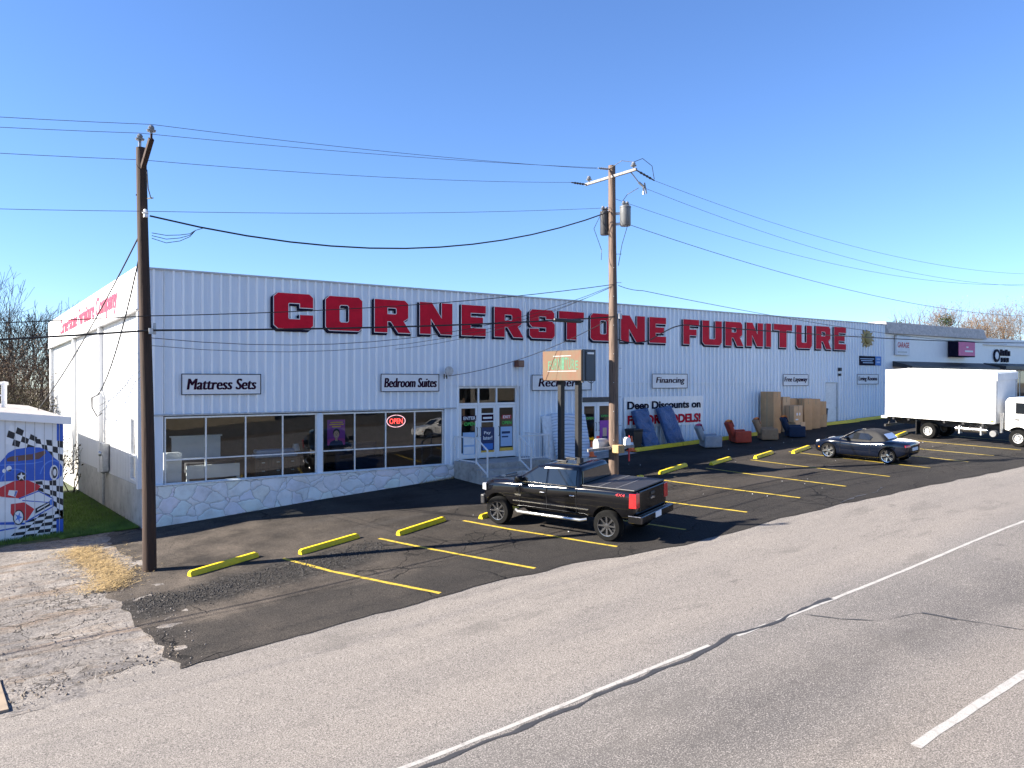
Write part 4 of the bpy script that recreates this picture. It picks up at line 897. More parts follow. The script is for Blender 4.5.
def bumper_stop(a,c,w=.17,h=.14):
    a=Vector((a[0],a[1],g(*a)));c=Vector((c[0],c[1],g(*c)));L=(c-a).length;b=MB()
    prof=[(-w/2,0),(-w/2,h*.35),(-w/2*.6,h),(w/2*.6,h),(w/2,h*.35),(w/2,0)];rows=[]
    for i,x in enumerate((0,.06,.1,L/2-.3,L/2,L/2+.3,L-.1,L-.06,L)):
        k=.75 if i in(0,8) else 1.
        rows.append([(x-L/2,y,z*k+(jit(x,y,.006,6) if z else -.03)) for y,z in prof])
    b.grid(rows);b.poly(rows[0][::-1]);b.poly(rows[-1]);return b,(a+c)/2,math.atan2(c.y-a.y,c.x-a.x),math.asin((c.z-a.z)/L)
for a,c,l in STOPS:
    b,m,rz,ry=bumper_stop(a,c);o=b.build('wheel_stop',M['yellow'],smooth=35,fix=True);o.location=(m.x,m.y,m.z+.012);o.rotation_euler=(0,-ry,rz);tag(o,l,'wheel stop','yellow wheel stops of the parking lot')
for a,c,l in (((21.0,-.95),(24.2,-.98),'long yellow kerb stone beside the trash bin and cone'),((24.24,-.98),(28.9,-.95),'long yellow kerb stone behind the grey and red recliners'),((28.95,-.85),(30.6,-.85),'short yellow kerb stone beside the tall cardboard box'),((36.9,-.6),(40.2,-.75),'yellow kerb stone in front of the white service door'),((40.25,-.6),(44.6,-.65),'yellow kerb stone beside the rear of the box truck')):
    b,m,rz,ry=bumper_stop(a,c,.24,.17);o=b.build('kerb_stone',M['yellow'],smooth=35,fix=True);o.location=(m.x,m.y,m.z+.012);o.rotation_euler=(0,-ry,rz);tag(o,l,'kerb','yellow kerb stones along the store wall')
# mattresses leaning on the wall
def lean(name,label,s,n0,w,h,th,mat,n_top=-.1,tilt=0.,cat='mattress',grp=None):
    zb_=g(s,n0)+.06;b=MB();b.box(-w/2,w/2,-th,0,0,h)
    o=b.build(name,mat,bevel=min(th*.3,.06),seg=3,smooth=50);a=math.asin(min(.9,(n_top-n0)/h))
    o.location=(s,n0,zb_);o.rotation_euler=(-a,0,0)
    m=Matrix.Rotation(0,3,'Z')@Matrix.Rotation(-a,3,'X')@Matrix.Rotation(tilt,3,'Y');o.rotation_euler=m.to_euler();tag(o,label,cat,grp);return o
lean('mattress','pale quilted mattress with dark wavy stitching leaning by the second entrance',17.5,-.7,1.95,2.05,.2,M['quilt'],-.1,.05)
lean('mattress','pale mattress mostly hidden behind the quilted one',16.75,-.42,1.2,2.0,.16,M['fab_white'],-.08)
def wrapped(label,s,n0,w,h,th,n_top,tilt,seed):
    zb_=g(s,n0)+.06;b=MB();nx,nz=16,30
    def dd(x,z,k): return noise.fractal(Vector((x*2.6+seed,z*1.7+x*1.5,seed*3.1)),1.,2.,4)*k
    def edge(u): return 1-(abs(2*u-1))**8
    front=[[(-w/2+w*u+dd(z_,u,.015),-th+.05*(1-edge(u)*edge(v))+dd(u*w,v*h,.05)+.03*abs(math.sin((u*w+v*h*.8+seed)*5)),h*v+dd(u,v,.02)) for u in frange(0,1,1/nx)] for v in frange(0,1,1/nz) for z_ in (v*3,)]
    b.grid(front);back=[[(-w/2+w*u,0,h*v) for u in(0,1)] for v in frange(0,1,1/nz)]
    b.grid([[r[0],q[0]] for r,q in zip(front,back)][::-1]);b.grid([[r[-1],q[1]] for r,q in zip(front,back)]);b.grid([front[-1],[(-w/2+w*u,0,h) for u in frange(0,1,1/nx)]]);b.grid(back)
    o=b.build('wrapped_mattress',M['blue_tarp'],smooth=50,fix=True);a=math.asin((n_top-n0)/h);o.location=(s,n0,zb_)
    o.rotation_euler=(Matrix.Rotation(-a,3,'X')@Matrix.Rotation(tilt,3,'Y')).to_euler();return tag(o,label,'mattress','blue wrapped mattresses leaning on the wall')
wrapped('blue plastic wrapped mattress leaning beside the trash bin',22.3,-.76,.98,1.9,.26,-.12,-.12,1.3)
wrapped('blue plastic wrapped mattress leaning nearer the grey recliner',24.0,-.76,1.02,1.92,.26,-.12,-.13,4.7)
# cones
def cone(label,s,n):
    t=thing('traffic_cone',label,'traffic cone',(s,n,g(s,n)+.06),'orange traffic cones')
    b=MB();b.box(-.18,.18,-.18,.18,0,.04);b.build('base',M['orange'],t,bevel=.012)
    b=MB();b.lathe([(.14,.041),(.101,.26),(.074,.42),(.03,.7),(.02,.71)],18);b.build('shaft',M['orange'],t,smooth=40)
    b=MB();b.lathe([(.105,.26),(.078,.42)],18);b.build('reflective_band',M['p_white'],t,smooth=40)
cone('orange cone with a white band at the foot of the second entrance',18.45,-.85);cone('orange cone with a white band beside the dark trash bin',20.85,-.95)
def bin_(label,s,n,w=.58,h=1.0):
    t=thing('trash_bin',label,'trash bin',(s,n,g(s,n)+.02))
    b=MB();rows=[]
    for z,k in((0,.8),(h*.9,1.),(h*.92,1.06),(h*.95,1.06)): rows.append([(x*w/2*k,y*w/2*k,z) for x,y in((-1,-1),(1,-1),(1,1),(-1,1))])
    b.grid(rows,0,True);b.poly(rows[0][::-1]);b.poly(rows[-1]);b.build('body',M['black'],t,bevel=.02,fix=True)
    b=MB();b.box(-w/2*1.05,w/2*1.05,-w/2*1.05,w/2*1.1,h*.952,h);b.build('lid',M['dark'],t,bevel=.02)
    b=MB();b.box(-w*.4,w*.4,w/2*1.1,w/2*1.25,h*.9,h*.95);b.build('handle',M['dark'],t)
bin_('dark trash bin standing between the orange cone and blue mattress',21.4,-.55,.6);bin_('small dark trash bin beside the last cardboard box',36.95,-.4,.5,1.0)
# mailboxes hung on the weathered pole
t=thing('mailbox_bracket','short lumber beam bolted across the weathered pole carrying mailboxes','bracket',(15.7,-5.5,.4),world=True)
b=MB();b.box(15.5,15.83,-5.72,-5.38,.42,.72);b.build('block',M['lumber'],t,bevel=.015)
b=MB();b.bar((15.83,-5.5,.62),(16.6,-5.4,.62),.1,.1);b.bar((15.5,-5.3,.6),(14.6,-5.0,.52),.1,.1);b.build('beam',M['arm'],t)
b=MB();b.bar((16.35,-5.42,.55),(16.35,-5.42,.05),.04,.05);b.build('red_strip',M['sign_red_small'],t)
def mailbox(label,m,loc,heading):
    t=thing('mailbox',label,'mailbox',loc);w,h,L=.19,.25,.5;b=MB();pr=[(-w/2,0)]
    pr+=[(w/2*math.cos(a)*-1,h-w/2+w/2*math.sin(a)) for a in frange(0,math.pi,.35)]+[(w/2,0)]
    b.prism([(0,y,z) for y,z in pr],(-L,0,0));b.build('body',m,t,smooth=40)
    b=MB();b.prism([(.012,y*1.04,z*1.02) for y,z in pr],(-.011,0,0));b.build('door',m,t,smooth=40)
    b=MB();b.box(-.3,-.26,w/2+.003,w/2+.013,.1,.3);b.box(-.26,-.16,w/2+.003,w/2+.013,.24,.3);b.build('flag',M['sign_red_small'],t)
    t.rotation_euler=(0,0,math.atan2(heading[1],heading[0]));return t
mailbox('white rounded mailbox on the right of the weathered pole',M['whiteclean'],(15.98,-5.75,.71),(-.45,-1)).scale=(.8,1.05,1.2)
mailbox('large pale grey parcel mailbox hung left of the weathered pole',M['galv'],(15.6,-4.9,.5),(1,.12)).scale=(1.15,1.5,1.8)
# recliners
def recliner(label,s,n,heading,fab,tagm,seat=None):
    t=thing('recliner',label,'armchair',(0,0,0),'recliner armchairs displayed in front of the store')
    f=M[fab]
    b=MB();b.box(-.38,.36,-.28,.28,.03,.34);b.build('base',f,t,bevel=.03,seg=3,smooth=50)
    b=MB();b.box(-.3,.40,-.275,.275,.345,.49);b.build('seat',f if not seat else M[seat],t,bevel=.06,seg=3,smooth=50)
    for y0,y1 in((-.47,-.285),(.285,.47)):
        b=MB();b.box(-.42,.42,y0,y1,.04,.58);b.build('armrest',f,t,bevel=.06,seg=4,smooth=50)
    b=MB();b.box(.365,.45,-.28,.28,.06,.34);b.build('footrest',f,t,bevel=.03,seg=3,smooth=50)
    b=MB();m=Matrix.Translation((-.3,0,.36))@Matrix.Rotation(R(-24),4,'Y');b.M=m;b.box(-.2,.04,-.29,.29,0,.72);k=b.build('backrest',f,t,bevel=.08,seg=4,smooth=50)
    b=MB();b.M=m;b.box(.042,.1,-.24,.24,.42,.66);b.build('head_pillow',f,k,bevel=.028,seg=3,smooth=50)
    b=MB();b.M=m;b.box(.102,.11,-.2,.2,.42,.74);b.box(-.08,.11,-.2,.2,.741,.75);b.box(-.08,.1,.292,.3,.5,.74);b.build('price_tag',M[tagm],t)
    b=MB();b.box(.452,.456,-.12,.1,.1,.4);b.build('care_card',M['p_white'],t)
    t.scale=(1.0,1.0,1.06)
    place(t,s,n,heading,.016)
recliner('pale grey recliner armchair with a pink tag',24.75,-2.35,(.9,-.55),'fab_grey','fab_pink')
recliner('rust red recliner armchair with an orange tag',27.2,-2.15,(.95,-.5),'fab_red','fab_orange')
recliner('tan brown recliner armchair in front of the tall box',29.1,-2.4,(.8,-.65),'fab_tan','fab_orange')
recliner('dark navy recliner armchair in front of the stacked boxes',31.05,-2.65,(.8,-.65),'fab_navy','fab_orange')
# cardboard boxes
def carton(label,s0,s1,n0,n1,z0_,z1_,m='cardboard',tape='v',marks=False):
    t=thing('cardboard_box',label,'cardboard box',((s0+s1)/2,(n0+n1)/2,z0_),'cardboard boxes stacked by the wall',world=True)
    b=MB();b.box(s0,s1,n0,n1,z0_,z1_);b.build('carton',M[m],t,bevel=.012,smooth=40)
    b=MB();c=(n0+n1)/2
    b.box(s0-.003,s0-.001,c-.03,c+.03,z0_+.02,z1_-.02);b.build('tape',M['tape'],t);b=MB();q=(s0+s1)/2;b.box(q-.03,q+.03,n0-.003,n0-.001,z1_-.3,z1_-.01);b.build('tape',M['tape'],t)
    if marks:
        b=MB();w=s1-s0;h=z1_-z0_
        for u in(.3,.58): b.box(s0+w*u,s0+w*(u+.14),n0-.003,n0-.001,z0_+h*.4,z0_+h*.56)
        b.box(s0+w*.2,s0+w*.5,n0-.003,n0-.001,z0_+h*.12,z0_+h*.2);b.build('handling_mark',M['p_white'],t)
gz=lambda s,n=-.8:g(s,n)+.015
carton('tallest brown cardboard box standing upright at the left of the boxes',31.37,32.03,-1.1,-.25,gz(31.6),2.56,'cardboard')
carton('narrow tall cardboard box right of the tallest one',32.36,33.0,-1.0,-.35,gz(32.6),2.26,'cardboard2')
carton('broad deep cardboard box behind the small marked boxes',33.06,34.35,-.9,-.25,gz(33.7),2.16)
carton('low cardboard box under the small marked box',32.6,33.5,-1.62,-1.03,gz(33,-1.3),.88,'cardboard2')
carton('small marked cardboard box on top of the low box',32.5,33.32,-1.58,-1.03,.883,1.8,'cardboard2',marks=True)
carton('tall flat cardboard box in the middle of the row',33.85,34.61,-1.32,-.93,gz(34.2),2.16)
carton('wide tall cardboard box in the right part of the row',34.66,35.55,-1.22,-.5,gz(35.1),2.12,'cardboard')
carton('lower of the two stacked boxes at the right end of the row',35.8,36.46,-1.05,-.5,gz(36.1),1.2)
carton('upper of the two stacked boxes at the right end of the row',35.8,36.43,-1.03,-.5,1.203,1.96)
# ================================================================== VEHICLES (local +x forward, +y left)
def loft(b,st,m=0):
    rows=[]
    for x,pts in st: rows.append([(x,y,z) for y,z in pts]+[(x,-y,z) for y,z in pts[-2:0:-1]])
    b.grid(rows,m,True);b.poly(rows[0],m);b.poly(rows[-1][::-1],m)
def ring(b,levels,m=0,cr=.16,cap=True):
    rows=[]
    for z,xf,xr,y in levels:
        r=[];c=min(cr,y*.5);L=[(xf,-y+c,),(xf,y-c),(xf-c*.3,y-c*.3),(xf-c,y),(xr+c,y),(xr+c*.3,y-c*.3),(xr,y-c),(xr,-y+c),(xr+c*.3,-y+c*.3),(xr+c,-y),(xf-c,-y),(xf-c*.3,-y+c*.3)]
        rows.append([(px,py,z) for px,py in L])
    b.grid(rows,m,True)
    if cap: b.poly(rows[-1],m)
def arches(o,cent,r,y0,y1,mats):
    cs=[]
    for cx,cz in cent:
        for sg in(1,-1):
            b=MB();a,c=(y0,y1) if sg>0 else (-y1,-y0);b.lathe([(r,a),(r,c)],40,1,'y',(cx,0,cz));q=b.build('c',mats,fix=True);cs.append(q)
    boolean_cut(o,cs)
    o.data.polygons.foreach_set('use_smooth',[True]*len(o.data.polygons));o.data.set_sharp_from_angle(angle=R(32))
def wheel(t,x,y,r,w,rim_r,spokes,rimm,hubm,style=0):
    sg=1 if y>0 else -1
    b=MB();yi=y-sg*w/2;yo=y+sg*w/2
    pr=[(rim_r,yi),(r*.93,yi),(r,yi+sg*w*.16),(r,yo-sg*w*.16),(r*.94,yo-sg*w*.02),(rim_r*1.02,yo),(rim_r,yo-sg*.02)]
    b.lathe(pr,36,0,'y',(x,0,r),False);wh=b.build('wheel',M['rubber'],t,smooth=35,fix=True)
    b=MB();f=yo-sg*.035
    b.lathe([(rim_r,yi),(rim_r*.99,f+sg*.025),(rim_r*.9,f),(rim_r*.86,f-sg*.05),(.001,f-sg*.06)],32,1,'y',(x,0,r),False);b.lathe([(rim_r*.985,f+sg*.022),(rim_r*1.0,f+sg*.034),(rim_r*.94,f+sg*.03),(rim_r*.9,f)],32,0,'y',(x,0,r),False)
    for k in range(spokes):
        a=2*math.pi*k/spokes
        for da in((-.16,.16) if style==0 else (0,)):
            p0=Vector((x+.05*math.cos(a),f-sg*.012,r+.05*math.sin(a)));p1=Vector((x+rim_r*.93*math.cos(a+da),f+sg*.004,r+rim_r*.93*math.sin(a+da)))
            b.bar(p0,p1,.045 if style==0 else .05,.03,0,up=(0,1,0))
    b.lathe([(.08,f-sg*.03),(.075,f+sg*.01),(.001,f+sg*.018)],14,0,'y',(x,0,r))
    if style==2:
        for k in range(8):
            a=2*math.pi*k/8;b.lathe([(.025,f-sg*.0),(.02,f+sg*.03),(.001,f+sg*.031)],6,0,'y',(x+.14*math.cos(a),0,r+.14*math.sin(a)))
        b.lathe([(rim_r*.95,f-sg*.055),(rim_r*.62,f-sg*.03),(rim_r*.45,f-sg*.04)],24,0,'y',(x,0,r),False)
    b.build('rim',[rimm,hubm],wh,smooth=35)
M['rimgrey']=simple('painted_steel_rim',(.42,.42,.41),.45,.1,var=.15);M['rimdark']=simple('dark_hub',(.08,.08,.08),.5);M['machined']=simple('machined_rim',(.2,.2,.21),.25,.9,var=.1)
# ---- black pickup
t=thing('pickup_truck','black crew cab pickup truck with black machined wheels and a folded bed cover','pickup truck',(0,0,0));pk=t
P=M['black_paint']
def half(w,zb_,zs,zt): return [(0,zb_),(w-.2,zb_),(w-.04,zb_+.07),(w-.01,zb_+.22),(w,zb_+.42),(w-.012,zs-.2),(w-.02,zs-.12),(w-.05,zs-.03),(w-.11,zs+.02),(w-.2,zt-.005),(0,zt)]
b=MB();ST=[(-2.78,.95,.72,1.42,1.42),(-2.76,.985,.64,1.44,1.44),(-2.5,1.0,.58,1.45,1.45),(-1.9,1.005,.56,1.45,1.45),(-1.06,1.0,.54,1.44,1.45),(-1.02,1.0,.54,1.43,1.44),(0,1.0,.54,1.39,1.4),(1.0,1.0,.54,1.36,1.38),(1.35,1.0,.55,1.36,1.4),(1.9,1.0,.57,1.34,1.41),(2.3,.985,.57,1.3,1.38),(2.5,.95,.56,1.22,1.34),(2.58,.9,.58,1.12,1.26)]
loft(b,[(x,half(w,a,s,q)) for x,w,a,s,q in ST]);body=b.build('body',[P,M['black']],t,sub=1,fix=True)
arches(body,[(1.95,.46),(-1.9,.46)],.52,.6,1.2,[P,M['black']])
b=MB();ring(b,[(1.34,1.5,-1.02,.95),(1.40,1.42,-1.02,.94),(1.45,1.32,-1.01,.92),(1.88,.58,-.97,.80),(1.94,.42,-.93,.76),(1.975,.2,-.85,.68),(1.99,0,-.65,.5)],0,.1);b.build('cab',P,t,sub=1,smooth=60)
def cy(z): return .92+(.80-.92)*(z-1.45)/.43
for sg in(1,-1):
    for q in([(1.12,1.435),(.17,1.435),(.17,1.865),(.48,1.865)],[(.1,1.435),(-.86,1.435),(-.84,1.865),(.1,1.865)]):
        b=MB();pts=[(x,sg*(cy(z)+.012),z) for x,z in q];b.prism(pts if sg>0 else pts[::-1],(0,-sg*.02,0));b.build('side_window',M['autoglass'],t)
b=MB();b.prism([(1.28,.8,1.46),(1.28,-.8,1.46),(.62,-.7,1.87),(.62,.7,1.87)],(-.01,0,-.02));b.M=Matrix.Translation((.035,0,.015));b.build('windshield',M['autoglass'],t)
b=MB();b.prism([(-1.03,-.78,1.49),(-1.03,.78,1.49),(-.995,.72,1.85),(-.995,-.72,1.85)],(.02,0,0));b.build('rear_window',M['autoglass'],t)
for sg in(1,-1):
    b=MB();b.bar((1.15,sg*.937,1.412),(-.9,sg*.937,1.412),.02,.022);b.build('belt_trim',M['chrome'],t)
    b=MB();b.bar((1.36,sg*1.004,.82),(-1.3,sg*1.004,.82),.014,.03);b.build('door_moulding',M['chrome'],t)
for sg in(1,-1):
    b=MB();b.tube([(1.3,sg*.94,.52),(1.15,sg*1.05,.5),(-1.05,sg*1.05,.5),(-1.2,sg*.94,.52)],.045,10);b.build('running_board',M['silver'],t,smooth=50)
    b=MB()
    for x in(.18,-.85): b.bar((x,sg*1.0,1.16),(x+.17,sg*1.0,1.16),.05,.03)
    b.build('door_handle',M['chrome'],t,bevel=.008)
    b=MB();b.box(1.0,1.16,min(sg*.95,sg*1.18),max(sg*.95,sg*1.18),1.40,1.6);b.build('mirror',P,t,bevel=.03,smooth=50)
    b=MB()
    for x in(1.12,.13,-.9): b.box(x-.006,x+.006,min(sg*.98,sg*1.004),max(sg*.98,sg*1.004),.7,1.32)
    b.build('door_seam',M['black'],t)
    b=MB();b.prism([(-2.6,sg*.985,1.0),(-2.81,sg*.95,1.0),(-2.81,sg*.95,1.4),(-2.62,sg*.985,1.4)][::int(sg)],(0,sg*.025,0));b.box(-2.81,-2.77,min(sg*.76,sg*.97),max(sg*.76,sg*.97),1.0,1.4);b.build('tail_light',M['redlamp'],t,bevel=.008)
    b=MB();b.prism([(2.4,sg*.97,1.02),(2.6,sg*.9,1.02),(2.58,sg*.9,1.22),(2.4,sg*.97,1.24)][::int(sg)],(0,sg*.02,0));b.box(2.54,2.61,min(sg*.56,sg*.9),max(sg*.56,sg*.9),1.02,1.2);b.build('headlight',M['lens'],t,bevel=.01)
b=MB();b.box(-2.74,-1.06,-.92,.92,1.452,1.495)
cov=b.build('bed_cover',simple('bed_cover_vinyl',(.022,.022,.024),.42,0,bump=.1,bscale=200),t,bevel=.012)
b=MB()
for x in(-1.6,-2.16): b.box(x-.022,x+.022,-.91,.91,1.4955,1.5)
b.build('fold_seam',simple('dull_grey_hinge',(.09,.09,.095),.6),cov)
b=MB();b.box(-2.805,-2.75,-.74,.74,.86,1.43);b.build('tailgate',P,t,bevel=.02);b=MB();b.box(-2.825,-2.806,-.12,.12,1.24,1.32);b.build('tailgate_handle',M['black'],t,bevel=.008)
b=MB();b.prism([(-2.81,-.1,1.12),(-2.81,.1,1.12),(-2.81,.13,1.16),(-2.81,.05,1.16),(-2.81,.05,1.18),(-2.81,-.05,1.18),(-2.81,-.05,1.16),(-2.81,-.13,1.16)],(-.01,0,0));b.build('emblem',M['chrome'],t)
b=MB();b.box(-2.98,-2.81,-.98,.98,.58,.8);b.box(-2.98,-2.55,.94,1.0,.58,.8);b.box(-2.98,-2.55,-1.0,-.94,.58,.8);b.build('rear_bumper',simple('dark_chrome',(.1,.1,.11),.18,1.),t,bevel=.025)
b=MB();b.box(-2.995,-2.981,-.17,.17,.62,.78);b.build('license_plate',M['p_white'],t)
b=MB();b.box(2.52,2.68,-.95,.95,.55,.86);b.build('front_bumper',M['dark'],t,bevel=.04);b=MB();b.box(2.55,2.63,-.54,.54,.9,1.22);b.build('grille',M['dark'],t)
b=MB();put_text(b,'4X4',(-2.18,1.006,1.3),(-.3,0,0),(0,0,.08),0,.2,.01);b.build('decal',M['sign_red_small'],t)
b=MB();b.box(1.05,1.28,1.0,1.008,.98,1.03);b.build('badge',M['chrome'],t)
for y in(-.25,.25):  # two flat dark blocks on the cab roof
    b=MB();b.box(-.15,.2,y-.05,y+.05,1.985,2.02)
    b.build('roof_block',M['black'],t,bevel=.01)
for x in(1.95,-1.9):
    for y in(.9,-.9): wheel(t,x,y,.43,.3,.29,8,M['machined'],M['black'],1)
place(t,10.2,-9.18,(-.30,.954),.016)
# ---- low cars
def lowcar(label,paint,topm,name='convertible_car',cat='convertible'):
    t=thing(name,label,cat,(0,0,0));P=M[paint];b=MB()
    def hf(zb_,zs,zt,w):
        h=zs-zb_;return [(0,zb_),(w*.82,zb_),(w*.97,zb_+.1*h),(w,zb_+.33*h),(w*.985,zb_+.68*h),(w*.98,zb_+.86*h),(w*.92,zs),(w*.72,zs+(zt-zs)*.65),(w*.35,zt-.005),(0,zt)]
    ST=[(-2.0,.48,.74,.78,.5),(-1.97,.38,.82,.88,.68),(-1.8,.28,.86,.92,.8),(-1.45,.2,.9,.95,.87),(-1.1,.19,.89,.96,.885),(-.6,.17,.82,.92,.865),(0,.16,.80,.9,.855),(.6,.16,.81,.91,.86),(1.0,.17,.85,.89,.875),(1.35,.18,.82,.84,.87),(1.7,.2,.72,.76,.82),(1.92,.24,.62,.66,.7),(2.03,.3,.52,.56,.5)]
    loft(b,[(x,hf(a,s,q,w)) for x,a,s,q,w in ST]);bd=b.build('body',[P,M['black']],t,sub=2,fix=True);arches(bd,[(1.26,.32),(-1.24,.32)],.36,.55,1.1,[P,M['black']])
    b=MB();ring(b,[(.80,.9,-1.2,.76),(.9,.72,-1.14,.735),(1.0,.52,-1.06,.70),(1.19,.2,-.86,.62),(1.265,.04,-.68,.55),(1.3,-.12,-.5,.42)],0,.13);b.build('soft_top',M[topm],t,sub=2,smooth=60)
    y_=lambda z:.735+(.62-.735)*(z-.9)/.29
    for sg in(1,-1):
        b=MB();pts=[(x,sg*(y_(z)+.02),z) for x,z in((.58,.92),(-.5,.92),(-.58,1.05),(-.36,1.17),(.16,1.185))];b.prism(pts if sg>0 else pts[::-1],(0,-sg*.02,0));b.build('side_window',M['autoglass'],t)
    b=MB();b.prism([(.78,.64,.91),(.78,-.64,.91),(.27,-.52,1.2),(.27,.52,1.2)],(-.01,0,-.02));b.M=None;b.build('windshield',M['autoglass'],t)
    b=MB();b.prism([(-1.14,-.45,.98),(-1.14,.45,.98),(-.93,.42,1.16),(-.93,-.42,1.16)],(.01,0,.012));b.build('rear_window',M['lens'],t)
    b=MB()
    for sg in(1,-1): b.tube([(.82,sg*.68,.88),(.25,sg*.565,1.2)],.024,6)
    b.tube([(.25,.565,1.2),(.22,.3,1.24),(.22,-.3,1.24),(.25,-.565,1.2)],.022,6);b.build('windshield_frame',P,t,smooth=50)
    for sg in(1,-1):
        b=MB();b.box(.42,.56,min(sg*.74,sg*.92),max(sg*.74,sg*.92),.9,1.0);b.build('mirror',P,t,bevel=.03,smooth=50)
        b=MB();b.prism([(1.7,sg*.72,.68),(1.92,sg*.55,.62),(1.9,sg*.55,.7),(1.68,sg*.7,.76)][::int(sg)],(.02,sg*.03,.01));b.build('headlight',M['lens'],t,bevel=.008)
        b=MB();b.prism([(-1.99,sg*.45,.72),(-1.9,sg*.74,.72),(-1.88,sg*.74,.8),(-1.98,sg*.45,.8)][::int(sg)],(-.03,sg*.03,0));b.build('tail_light',M['redlamp'],t,bevel=.008)
        b=MB();b.box(.74,.745,min(sg*.84,sg*.868),max(sg*.84,sg*.868),.3,.78);b.box(-.52,-.515,min(sg*.84,sg*.868),max(sg*.84,sg*.868),.35,.78);b.bar((-.4,sg*.862,.72),(-.22,sg*.862,.72),.02,.025);b.build('door_seam',M['black'],t)
        b=MB();b.bar((1.66,sg*.81,.46),(1.72,sg*.79,.46),.02,.04);b.build('side_marker',M['amber'],t)
    b=MB();b.box(-2.03,-1.985,-.25,.25,.56,.68);b.build('license_plate',M['p_white'],t)
    for x in(1.26,-1.24):
        for y in(.76,-.76): wheel(t,x,y,.325,.2,.25,5,M['chrome'],M['dark'],0)
    return t
t=lowcar('low dark navy convertible with a black cloth top parked nose to the wall','navy_paint','softtop');place(t,26.95,-8.95,(-.12,.993),.016)
# ---- box truck
t=thing('box_truck','white box truck with a cab-over cab parked nose to the road at the right','box truck',(0,0,0))
# local x forward (towards road); rear axle at x=0, front axle at 4.15; left side faces away -> camera sees its right side (y<0)
W=1.1
b=MB();b.box(-2.2,3.18,-W,W,1.0,3.46);bx=b.build('cargo_box',M['box_white'],t,bevel=.035,seg=2)
b=MB();b.prism([(3.0,-W-.012,3.47),(3.0,-W-.012,3.485),(3.26,-W-.012,3.4),(3.26,-W-.012,3.05),(3.21,-W-.012,3.05),(3.2,-W-.012,3.36)],(0,2*W+.024,0));b.build('wind_cap',M['box_grey'],t,bevel=.02)
b=MB();
for y in(-W-.006,W+.006):
    b.box(-2.2,3.15,y-.005,y+.005,3.38,3.47);b.box(-2.2,3.15,y-.005,y+.005,1.0,1.06)
    b.box(-2.21,-2.14,y-.005,y+.005,1.061,3.379)
b.build('edge_rail',M['whiteclean'],bx)
for y in(-W-.004,W+.004):
    for x in(-1.0,.2,1.4,2.5):
        b=MB();b.box(x-.012,x+.012,y-.003,y+.003,1.07,3.37);b.build('panel_seam',M['galv'],bx)
    for x,m in((-2.1,'redlamp'),(3.05,'amber')):
        b=MB();b.box(x-.05,x+.05,y-.02,y+.02,3.39,3.43) if False else b.box(x-.06,x+.06,min(y,y*1.02),max(y,y*1.02),1.1,1.15);b.build('marker_light',M[m],bx)
b=MB();b.box(3.183,3.2,-.98,.98,1.1,3.09);b.build('front_panel',M['box_grey'],bx)
for y in(-W,W):
    b=MB();b.tube([(3.17,y*.97,1.02),(3.17,y*.97,3.44)],.07,10);b.build('corner_post',M['galv'],bx,smooth=50)
b=MB()
for y in(-.42,.42): b.box(-2.0,4.6,y-.05,y+.05,.62,.85)
for x in(-1.8,-1,.8,1.7,2.6): b.box(x-.05,x+.05,-W+.05,W-.05,.86,.99)
b.build('chassis',M['dark'],t)
b=MB();b.bar((-2.3,-.95,.5),(-2.3,.95,.5),.1,.12);b.bar((-2.2,-.6,.95),(-2.3,-.6,.5),.06,.06);b.bar((-2.2,.6,.95),(-2.3,.6,.5),.06,.06);b.build('rear_bumper',M['dark'],t)
b=MB();b.box(-2.55,-2.21,-.9,.9,.88,1.0);b.build('tail_lift',M['galv'],t)
for y in(-.95,.95): b=MB();b.box(-.55,-.52,y-.22,y+.22,.2,.95);b.build('mud_flap',M['black'],t)
b=MB();b.tube([(1.3,-.85,.62),(2.75,-.85,.62)],.14,14);b.build('fuel_tank',M['chrome'],t,smooth=40)
for x in(1.5,2.5): b=MB();b.box(x-.03,x+.03,-1.0,-.7,.4,.8);b.build('tank_strap',M['galv'],t)
b=MB();b.lathe([(.15,-1.02),(.15,-.75)],16,0,'y',(3.05,0,.52));b.build('air_tank',M['silver'],t,smooth=35)
b=MB();b.tube([(3.42,-.98,.6),(3.42,-.98,1.35),(3.42,-.98,1.55)],[.07,.07,.09],10);b.build('intake_pipe',M['silver'],t,smooth=40)
b=MB()
pr=[(3.55,.75),(3.55,2.1),(3.68,2.28),(4.85,2.28),(5.1,2.18),(5.38,1.55),(5.42,.72),(4.85,.5)]
b.prism([(x,-1.0,z) for x,z in pr][::-1],(0,2.0,0));cabb=b.build('cab',[M['white_paint_car'],M['black']],t,bevel=.06,seg=3,fix=True)
arches(cabb,[(4.15,.42)],.52,.6,1.2,[M['white_paint_car'],M['black']])
